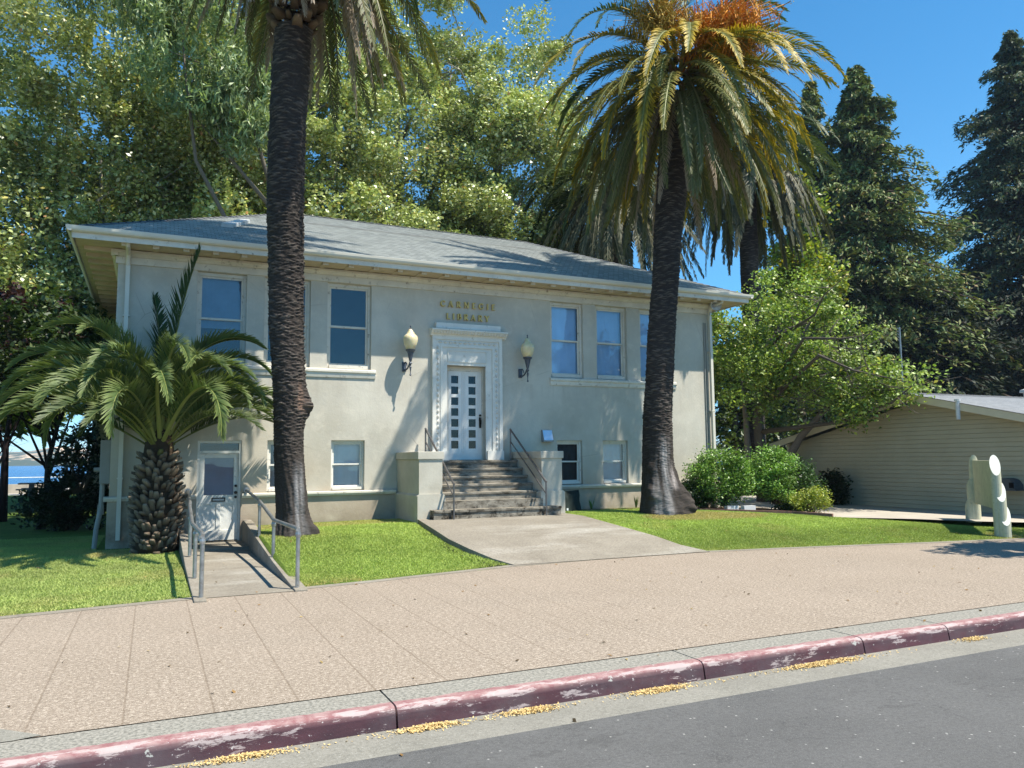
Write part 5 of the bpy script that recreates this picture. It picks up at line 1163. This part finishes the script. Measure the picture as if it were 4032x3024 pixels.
def palm_trunk(name_parent, pts, rads, seed, ring=.055, streak=None, bumps=(), seg=96, base=(.046,.038,.033), edge=(.185,.155,.13)):
    """ringed trunk: pts (x,y,z), rads; bumps: (z, angle, height, size_z, size_a)"""
    rng = np.random.RandomState(seed); zs = np.arange(pts[0][2], pts[-1][2], .0135); pz = [p[2] for p in pts]
    cx = np.interp(zs, pz, [p[0] for p in pts]); cy = np.interp(zs, pz, [p[1] for p in pts]); rr = np.interp(zs, pz, rads)
    a = np.linspace(0, 2*np.pi, seg, endpoint=False); A, Zg = np.meshgrid(a, zs); n = len(zs)
    wob = .014*np.sin(A*2+Zg*1.7)+.010*np.sin(A*5-Zg*3.1)+.018*np.sin(Zg*2.3+A)
    # overlapping lens-shaped leaf scars, every course shifted half a scar
    ncol = 8; row = Zg/ring + .30*np.sin(A*2+Zg*.8+seed) + .16*np.sin(A*5-Zg*1.1)+.10*np.sin(A*9+Zg*2.3)
    best = np.zeros_like(A); hb = np.zeros_like(A)
    for sh in (0, 1):
        rw = row+.5*sh; k = np.floor(rw); fr_ = rw-k; u = A/(2*np.pi)*ncol+.5*((k+sh) % 2)+.35*np.sin(k*2.7+sh); cell = np.floor(u); fu = u-cell
        hsh = np.abs(np.sin((cell % ncol)*12.9898+k*78.233+sh*37.7)*43758.5453) % 1
        pr = np.sin(np.pi*np.clip(fu, 0, 1))**.7*np.clip(fr_*1.25, 0, 1)**1.3*(.35+.65*hsh)*np.where(fr_ > .93, .25, 1)
        hb = np.where(pr > best, hsh, hb); best = np.maximum(best, pr)
    upz = np.clip((Zg-pts[0][2]-1.0)/1.6, .06, 1); saw = best; hsh = hb
    dr = best*.052*upz+rng.normal(0, .004, (n, seg))
    r_ = rr[:, None]*(1+wob*1.2)+dr-.015
    low = np.clip(1-(Zg-pts[0][2])/2.2, 0, 1); nz = fbm(np.cos(A)*2.1+Zg*.35, np.sin(A)*2.1+Zg*.9, 1.6, seed+3)*.5; nz2 = fbm(np.cos(A)*5+Zg*.8, np.sin(A)*5-Zg*2.2, 2.2, seed+9)*.5; r_ += low*(.055*nz+.028*nz2); r_ += .010*nz2*np.clip(1-upz, 0, 1)
    for (z, an, hh, sz, sa) in bumps:
        da = (A-an+np.pi) % (2*np.pi)-np.pi; e = np.exp(-((Zg-z)/sz)**2-(da/sa)**2); r_ += hh*e*(1+.10*np.sin(A*9+Zg*13)+.07*np.sin(Zg*31+A*5))
    V = np.stack([cx[:, None]+np.cos(A)*r_, cy[:, None]+np.sin(A)*r_, Zg], 2).reshape(-1, 3)
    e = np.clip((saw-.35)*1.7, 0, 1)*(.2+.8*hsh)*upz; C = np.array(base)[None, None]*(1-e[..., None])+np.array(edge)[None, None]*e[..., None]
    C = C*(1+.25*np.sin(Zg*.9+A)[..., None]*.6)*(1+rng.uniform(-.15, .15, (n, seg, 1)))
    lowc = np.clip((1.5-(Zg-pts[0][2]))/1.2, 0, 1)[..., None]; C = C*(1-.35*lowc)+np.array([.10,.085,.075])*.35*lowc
    if streak:
        for (z0, z1, an, wa, cc) in streak:
            da = (A-an+.18*np.sin(Zg*2.1)+np.pi) % (2*np.pi)-np.pi; k = np.clip(1.4-np.abs(da)/wa, 0, 1)*np.clip((Zg-z0)/.15, 0, 1)*np.clip((z1-Zg)/.5, 0, 1)*np.clip(.62+.5*fbm(A*3.2, Zg*.45, 2.4, seed+5), 0, 1)
            C = C*(1-k[..., None])+np.array(cc)*k[..., None]
    i, j = np.meshgrid(np.arange(n-1), np.arange(seg), indexing='ij'); jn = (j+1) % seg
    F = np.stack([i*seg+j, i*seg+jn, (i+1)*seg+jn, (i+1)*seg+j], 2).reshape(-1, 4)
    return np_mesh('trunk', V, F, MAT['palm_bark'], name_parent, C.reshape(-1, 3))
def boots(name, parent, c, z0, z1, rfun, seed, n, size, cols, up=.35, mat='boot_bark', nm='leaf_base'):
    """cut leaf bases in a spiral, each a wedge with a pale cut end"""
    rng = np.random.RandomState(seed); V = []; F = []; C = []
    for i in range(n):
        f = (i+.5)/n; z = z0+(z1-z0)*f; az = i*2.39996+rng.normal(0, .08); r_ = rfun(f)
        o = np.array([math.cos(az), math.sin(az), 0]); s_ = np.array([-math.sin(az), math.cos(az), 0]); sz = size*rng.uniform(.6, 1.35); u_ = up+rng.normal(0, .25); z += rng.normal(0, .03); az += rng.normal(0, .1)
        b = np.array([c[0], c[1], z])+o*(r_-.10); d = o*math.cos(u_)+np.array([0,0,1])*math.sin(u_); h = np.cross(o, s_); h = np.array([0,0,1.])
        L = (.10+sz*rng.uniform(.5, 1.0)); w0, w1, t0, t1 = sz*.75, sz*.48, sz*.55, sz*.26
        e = b+d*L; n0 = len(V); tw = rng.normal(0, .2)
        V += [b-s_*w0-h*t0, b+s_*w0-h*t0, b+s_*w0+h*t0, b-s_*w0+h*t0, e-s_*w1-h*t1*(1+tw), e+s_*w1-h*t1*(1-tw), e+s_*w1*.8+h*t1, e-s_*w1*.8+h*t1]
        F += [(n0,n0+1,n0+5,n0+4),(n0+1,n0+2,n0+6,n0+5),(n0+2,n0+3,n0+7,n0+6),(n0+3,n0,n0+4,n0+7),(n0+4,n0+5,n0+6,n0+7)]
        k = np.array(cols[rng.randint(len(cols)-1)])*rng.uniform(.7, 1.3); ce = np.array(cols[-1])*rng.uniform(.5, 1.15)
        C += [k*.45]*4+[k*.4+ce*.6]*4
    V2 = np.array(V); return np_mesh(nm, V2, F, MAT[mat], parent, np.array(C))
def fruit(parent, c, out, L, n, cols, seed, spread=.62):
    """hanging date bunch: arching stalk that breaks into many strands beset with fruit"""
    rng = np.random.RandomState(seed); V = []; F = []; C = []
    c = np.array(c); out = np.array(out)/np.linalg.norm(out); e = c+out*L*.9+np.array([0,0,L*.25])
    def seg_(p, q, w0, cc):
        d = q-p; s_ = np.cross(d, rng.normal(0, 1, 3)); s_ = s_/np.linalg.norm(s_)*w0; k = len(V); V.extend([p-s_, p+s_, q+s_, q-s_]); F.append((k,k+1,k+2,k+3)); C.extend([cc]*4)
    P = [c+(e-c)*f+np.array([0,0,.25*L*math.sin(f*3)]) for f in np.linspace(0, 1, 6)]
    for a, b in zip(P[:-1], P[1:]):
        for _ in range(3): seg_(a, b, .03, np.array(cols[0]))
    for i in range(n):
        f = rng.uniform(.55, 1); st = P[int(f*5)] if f < 1 else P[5]; d = rng.normal(0, spread, 3)+out*.5; d[2] = d[2]*.6+.1; p = st; q = st+d*L*.45
        seg_(p, q, .011, np.array(cols[0])*rng.uniform(.7, 1.2)); l2 = L*rng.uniform(.05, .32); r_ = q+np.array([rng.normal(0,.13), rng.normal(0,.13), -l2]); seg_(q, r_, .011, np.array(cols[0])*rng.uniform(.7, 1.2))
        for k in range(8):
            b = q+(r_-q)*rng.rand()+rng.normal(0, .03, 3); cc = np.array(cols[rng.randint(len(cols))])*rng.uniform(.7, 1.2); u_ = rng.normal(0, 1, 3); u_ /= np.linalg.norm(u_); v_ = np.cross(u_, rng.normal(0, 1, 3)); v_ /= np.linalg.norm(v_)
            h = .022; kk = len(V); V.extend([b-u_*h, b-v_*h*.7, b+u_*h, b+v_*h*.7]); F.append((kk,kk+1,kk+2,kk+3)); C.extend([cc]*4)
    return np_mesh('fruit_bunch', np.array(V), F, MAT['fruit'], parent, np.array(C))
GREEN = [(.045,.09,.024),(.24,.25,.08)]; YEL = (.72,.47,.03); TAN = [(.30,.225,.15),(.34,.27,.18)]; GREY = (.40,.33,.26)
rp = random.Random(5)
# frond kinds of the tall palms
K_up  = [frond_mesh('frond_young', 5.0, 80-9*i, 70+12*i, GREEN, 100+i, 84, .54, .2, 26, .021, (.09,.13,.03), 0, 1.3) for i in range(3)]
K_arc = [frond_mesh('frond_arched', 5.6, 56-14*i, 112-3*i, GREEN, 110+i, 88, .56, .3, 22, .022, (.11,.14,.03), 0, 1.0) for i in range(4)]
K_yel = [frond_mesh('frond_yellowed', 5.7, 34-13*i, 100-6*i, GREEN, 120+i, 88, .54, .3, 16, .023, YEL, 0, .8) for i in range(4)]
K_low = [frond_mesh('frond_low', 6.0, 12-14*i, 74-8*i, GREEN, 130+i, 88, .50, .35, 5, .022, (.36,.27,.05), .03, .7) for i in range(3)]
K_hng = [frond_mesh('frond_hanging', 5.8, -14-14*i, 62-12*i, [(.06,.085,.028),(.2,.18,.08)], 140+i, 84, .46, .4, -10, .018, (.21,.20,.07), .08, .6) for i in range(3)]
K_dry = [frond_mesh('frond_dry', 4.9, -28-15*i, 54-13*i, TAN, 150+i, 78, .40, .5, -24, .018, GREY, .12, .5) for i in range(3)]
def crown_specs(n, mix, seed, c_az=None):
    r_ = random.Random(seed); out = []; tot = sum(m_[1] for m_ in mix); i = 0
    for meshes, wt, r0, dz in mix:
        k = round(n*wt/tot)
        for q in range(k):
            az = i*2.39996+r_.gauss(0, .22); i += 1
            out.append((r_.choice(meshes), az, r_.uniform(.86, 1.1), r0, dz+r_.uniform(-.18, .18), r_.gauss(0, .16)))
    return out
# left tall palm
p1 = thing('tall_palm', (2.55,16.0,.35), 'tall palm with a brown knob on its trunk and dry hanging fronds', 'palm tree')
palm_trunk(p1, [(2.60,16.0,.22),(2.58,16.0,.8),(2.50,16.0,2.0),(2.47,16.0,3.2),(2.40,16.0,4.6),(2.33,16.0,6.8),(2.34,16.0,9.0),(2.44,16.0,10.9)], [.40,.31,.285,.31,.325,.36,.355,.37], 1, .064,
           bumps=[(2.95,-.35,.16,.22,.42),(3.3,-.65,.05,.35,.4),(.42,-.35,.16,.20,.5),(.35,-2.2,.05,.2,.5),(9.9,0,.02,.4,9)], streak=[(.3,1.9,-1.15,.42,(.27,.26,.26)),(2.75,3.55,-1.0,.35,(.23,.15,.11))])
boots('boots', p1, (2.46,16.0), 10.85, 13.9, lambda f: .40+.25*min(1, f*3)-.25*max(0, f-.6), 3, 150, .14, [(.15,.09,.05),(.11,.07,.045),(.30,.22,.14)], .5)
put_fronds(p1, trim_left(crown_specs(94, [(K_up,6,.12,1.0),(K_arc,16,.22,.75),(K_low,22,.34,.5),(K_hng,22,.42,.2),(K_dry,28,.5,-.2)], 7), .58), (2.50,16.0,13.7), 7)
merged_fronds(p1, trim_left(crown_specs(52, [(K_arc,8,.2,.5),(K_low,14,.3,.3),(K_hng,12,.4,.2),(K_dry,18,.5,-.2)], 77), .58), (2.50,16.0,13.6))
# right tall palm
p2 = thing('fruiting_palm', (11.8,16.4,.42), 'leaning tall palm with orange fruit and yellow-edged fronds, swollen burled base', 'palm tree')
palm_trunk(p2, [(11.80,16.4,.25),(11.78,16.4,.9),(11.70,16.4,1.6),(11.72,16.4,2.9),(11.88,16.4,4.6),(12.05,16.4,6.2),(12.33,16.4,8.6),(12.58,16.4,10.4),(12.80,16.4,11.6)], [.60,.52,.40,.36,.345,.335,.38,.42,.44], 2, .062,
           bumps=[(.62,-.45,.30,.42,.55),(1.0,-2.6,.16,.26,.30),(1.05,-.9,.06,.2,.25),(.55,-1.9,.05,.3,.2),(.5,-2.8,.08,.3,.4),(1.62,-2.75,.06,.12,.25),(1.5,-.3,.05,.15,.3),(.45,-1.5,.05,.25,.4)], streak=[(.35,2.5,-1.95,.42,(.38,.36,.35)),(1.0,1.8,-1.25,.22,(.40,.35,.33))])
boots('boots', p2, (12.85,16.4), 10.2, 12.6, lambda f: .46+.22*min(1, f*3)-.25*max(0, f-.6), 4, 130, .14, [(.15,.09,.05),(.11,.07,.045),(.30,.22,.14)], .5)
put_fronds(p2, [(a,b,c*(.70 if a.name.startswith(('frond_low','frond_hang','frond_dry')) else .80),d,e,f) for a,b,c,d,e,f in crown_specs(106, [(K_up,7,.12,1.2),(K_arc,15,.22,.9),(K_yel,25,.28,.7),(K_low,20,.36,.45),(K_hng,25,.42,.15),(K_dry,8,.46,-.1)], 12) if not (a.name.startswith(('frond_arched','frond_young')) and math.sin(b) < -.72)][:100], (12.70,16.4,11.75), 12)
merged_fronds(p2, [(a,b,c*(.70 if a.name.startswith(('frond_low','frond_hang','frond_dry')) else .80),d,e,f) for a,b,c,d,e,f in crown_specs(72, [(K_yel,20,.25,.4),(K_low,20,.34,.2),(K_hng,26,.42,-.2),(K_dry,6,.46,-.4)], 78)], (12.70,16.4,11.65))
OR = [(.78,.33,.05),(.66,.25,.035),(.45,.26,.06)]; OG = [(.50,.34,.07),(.34,.28,.07),(.62,.33,.06)]
for (dx, dy, dz, L, n, cc, sd) in ((.35,-1.0,1.75,1.25,260,OR,1),(.85,-.8,2.1,1.2,240,OG,2),(-.95,-.75,1.9,1.2,230,OG,3),(1.2,-.2,1.7,1.2,180,OR,4),(-.1,-.9,1.2,1.0,160,OR,5)):
    fruit(p2, (12.65+dx*.35,16.4+dy*.35,11.75+dz*.27), (dx, dy, .22), L*1.25, int(n*1.7), cc, sd)
# palms behind the library
DG = [(.035,.065,.022),(.1,.12,.05)]
K_b1 = [frond_mesh('frond_far', 5.0, 56-20*i, 104-3*i, DG, 160+i, 66, .52, .3, 15, .026, (.10,.12,.03), 0, .95) for i in range(4)]
K_b2 = [frond_mesh('frond_far_low', 5.6, -6-18*i, 70-13*i, [(.05,.065,.028),(.14,.13,.07)], 170+i, 64, .46, .4, -10, .026, (.20,.17,.10), .06, .6) for i in range(3)]
def rear_palm(x, y, zc, r_, label, seed, n, withfruit):
    p = thing('rear_palm', (x, y, 0), label, 'palm tree', 'palms behind the library')
    palm_trunk(p, [(x,y,0),(x,y,4),(x,y,zc-1.2)], [.5,.42,.45], seed, .06, seg=32)
    put_fronds(p, crown_specs(n, [(K_b1,52,.25,.4),(K_b2,52,.4,0)], seed), (x,y,zc), seed)
    merged_fronds(p, crown_specs(70, [(K_b1,20,.3,.2),(K_b2,60,.45,-.2)], seed+50), (x,y,zc))
    if withfruit:
        for k in range(3): fruit(p, (x,y-.2,zc+.4), (.5*(k-1),-1,.1), 1.3, 130, OR, seed+k)
rear_palm(19.6, 30.5, 14.6, .4, 'palm with orange fruit seen under the hanging fronds, rear left', 21, 92, True)
rear_palm(26.9, 29.5, 17.0, .4, 'palm with a skirt of hanging fronds behind the leaning trunk, rear right', 22, 96, False)
# stubby palm by the basement door
sp = thing('stubby_palm', (.15,17.45,0), 'short stubby palm with pineapple trunk and low arching fronds beside the basement path', 'palm tree')
m = MB(); c0 = (.13,17.45)
m.lathe([(.36,-.05),(.42,.2),(.40,.9),(.36,1.5),(.30,1.95),(.26,2.3),(.15,2.7)], *c0, 20); o = m.build('trunk', MAT['palm_bark'], sp, smooth=True)
ca = o.data.color_attributes.new('Col', 'FLOAT_COLOR', 'POINT'); ca.data.foreach_set('color', np.tile(np.array([.05,.035,.022,1], np.float32), len(o.data.vertices)))
boots('leaf_bases', sp, c0, .02, 1.98, lambda f: (.46+.05*math.sin(f*3.1))*(1-.22*max(0, f-.55)*2), 8, 300, .078, [(.16,.11,.065),(.10,.065,.04),(.22,.165,.11),(.34,.27,.195)], .6)
boots('upper_bases', sp, c0, 1.9, 2.35, lambda f: .34-.14*f, 9, 26, .07, [(.16,.15,.05),(.22,.17,.05),(.24,.22,.08)], 1.0)
SG_ = [(.052,.098,.026),(.28,.30,.09)]
K_s = [frond_mesh('frond_stub', 3.6, 86-8*i, 128+12*(i%2)-1*i, SG_, 180+i, 90, .52, .22, 46, .017, (.22,.26,.09), 0, 1.75, .15, .05*(i%3-1)) for i in range(6)]
K_s += [frond_mesh('frond_stub_low', 3.2, 34-12*i, 78+4*i, [(.035,.068,.02),(.18,.2,.06)], 190+i, 80, .48, .25, 36, .016, (.14,.16,.06), .02, 1.6, .16) for i in range(2)]
K_sp = frond_mesh('frond_spear', 4.0, 86, 14, [(.035,.075,.022),(.16,.2,.06)], 195, 96, .66, .04, 20, .020, None, 0, 1.5, .22)
specs = [(K_sp, -.2, 1.0, .03, .12, 0), (K_sp, 2.4, .78, .03, .1, .1)]; r_ = random.Random(17)
for i in range(56):
    az = i*2.39996+r_.gauss(0, .15); k = min(7, int((i/56)**1.0*7.0)); specs.append((K_s[k], az, r_.uniform(.84, 1.05)*(.88 if math.cos(az) > .4 else 1), .10+.02*k, .12-.03*k, r_.gauss(0, .22)))
put_fronds(sp, specs, (.13,17.45,2.25), 3)
# trees whose shade falls on the pavement and lawn from outside the view
tree('shade_tree', 'street tree outside the view on the right that shades the pavement', 'tree', [(21.5,9.3,0),(21.5,9.2,2.5),(21.2,9.0,5)], .2,
     [((18.6,7.1,6.0),(2.3,1.2,1.1),3), ((21.5,7.3,6.4),(2.5,1.6,1.6),2)], 120, .5, 13000, .2, [(.06,.10,.025),(.09,.14,.03)], [1,1], 91, (.1,.08,.06))
# fallen leaves, too many and small to count
rl_ = np.random.RandomState(404); n = 260
lx_ = rl_.uniform(-3, 17, n); ly_ = np.where(rl_.rand(n) < .55, rl_.uniform(5.2, 12, n), rl_.uniform(11.5, 17, n))
onl = ly_ > yb(lx_)+.1; lz_ = np.where(ly_ < 5.8, -.135, np.where(onl, lawn_h(lx_, ly_)+.035, .012))
okl = ~((lx_ > 5) & (lx_ < 10) & onl) & ~((ly_ > 5.75) & (ly_ < 5.9)); P = np.stack([lx_, ly_, lz_], 1)[okl]
V = leaf_quads(P, .05, rl_, 0, 2.2, .6); C = np.repeat(pal(len(P), [(.22,.13,.05),(.36,.26,.10),(.10,.07,.04)], [2,2,1.5], rl_), 4, 0)
tag(np_mesh('fallen_leaves', V, np.arange(len(V)).reshape(-1, 4), MAT['needle'], None, C), 'scattered small brown fallen leaves on pavement, road and lawn', 'fallen leaves', None, 'stuff')
# ---------------------------------------------------------------- bay haze
t = bpy.data.materials.new('haze'); t.use_nodes = True; n = t.node_tree.nodes; n.clear(); oo = n.new('ShaderNodeOutputMaterial'); pv = n.new('ShaderNodeVolumePrincipled')
pv.inputs['Color'].default_value = (.62,.78,1.0,1); pv.inputs['Density'].default_value = 0.00017; pv.inputs['Anisotropy'].default_value = 0.0
t.node_tree.links.new(pv.outputs[0], oo.inputs['Volume'])
m = MB(); m.box(-3100,6100,-310,2400,-3.6,62)
hz = m.build('haze', t); tag(hz, 'pale blue sea haze softening the far hills', 'haze', None, 'stuff')
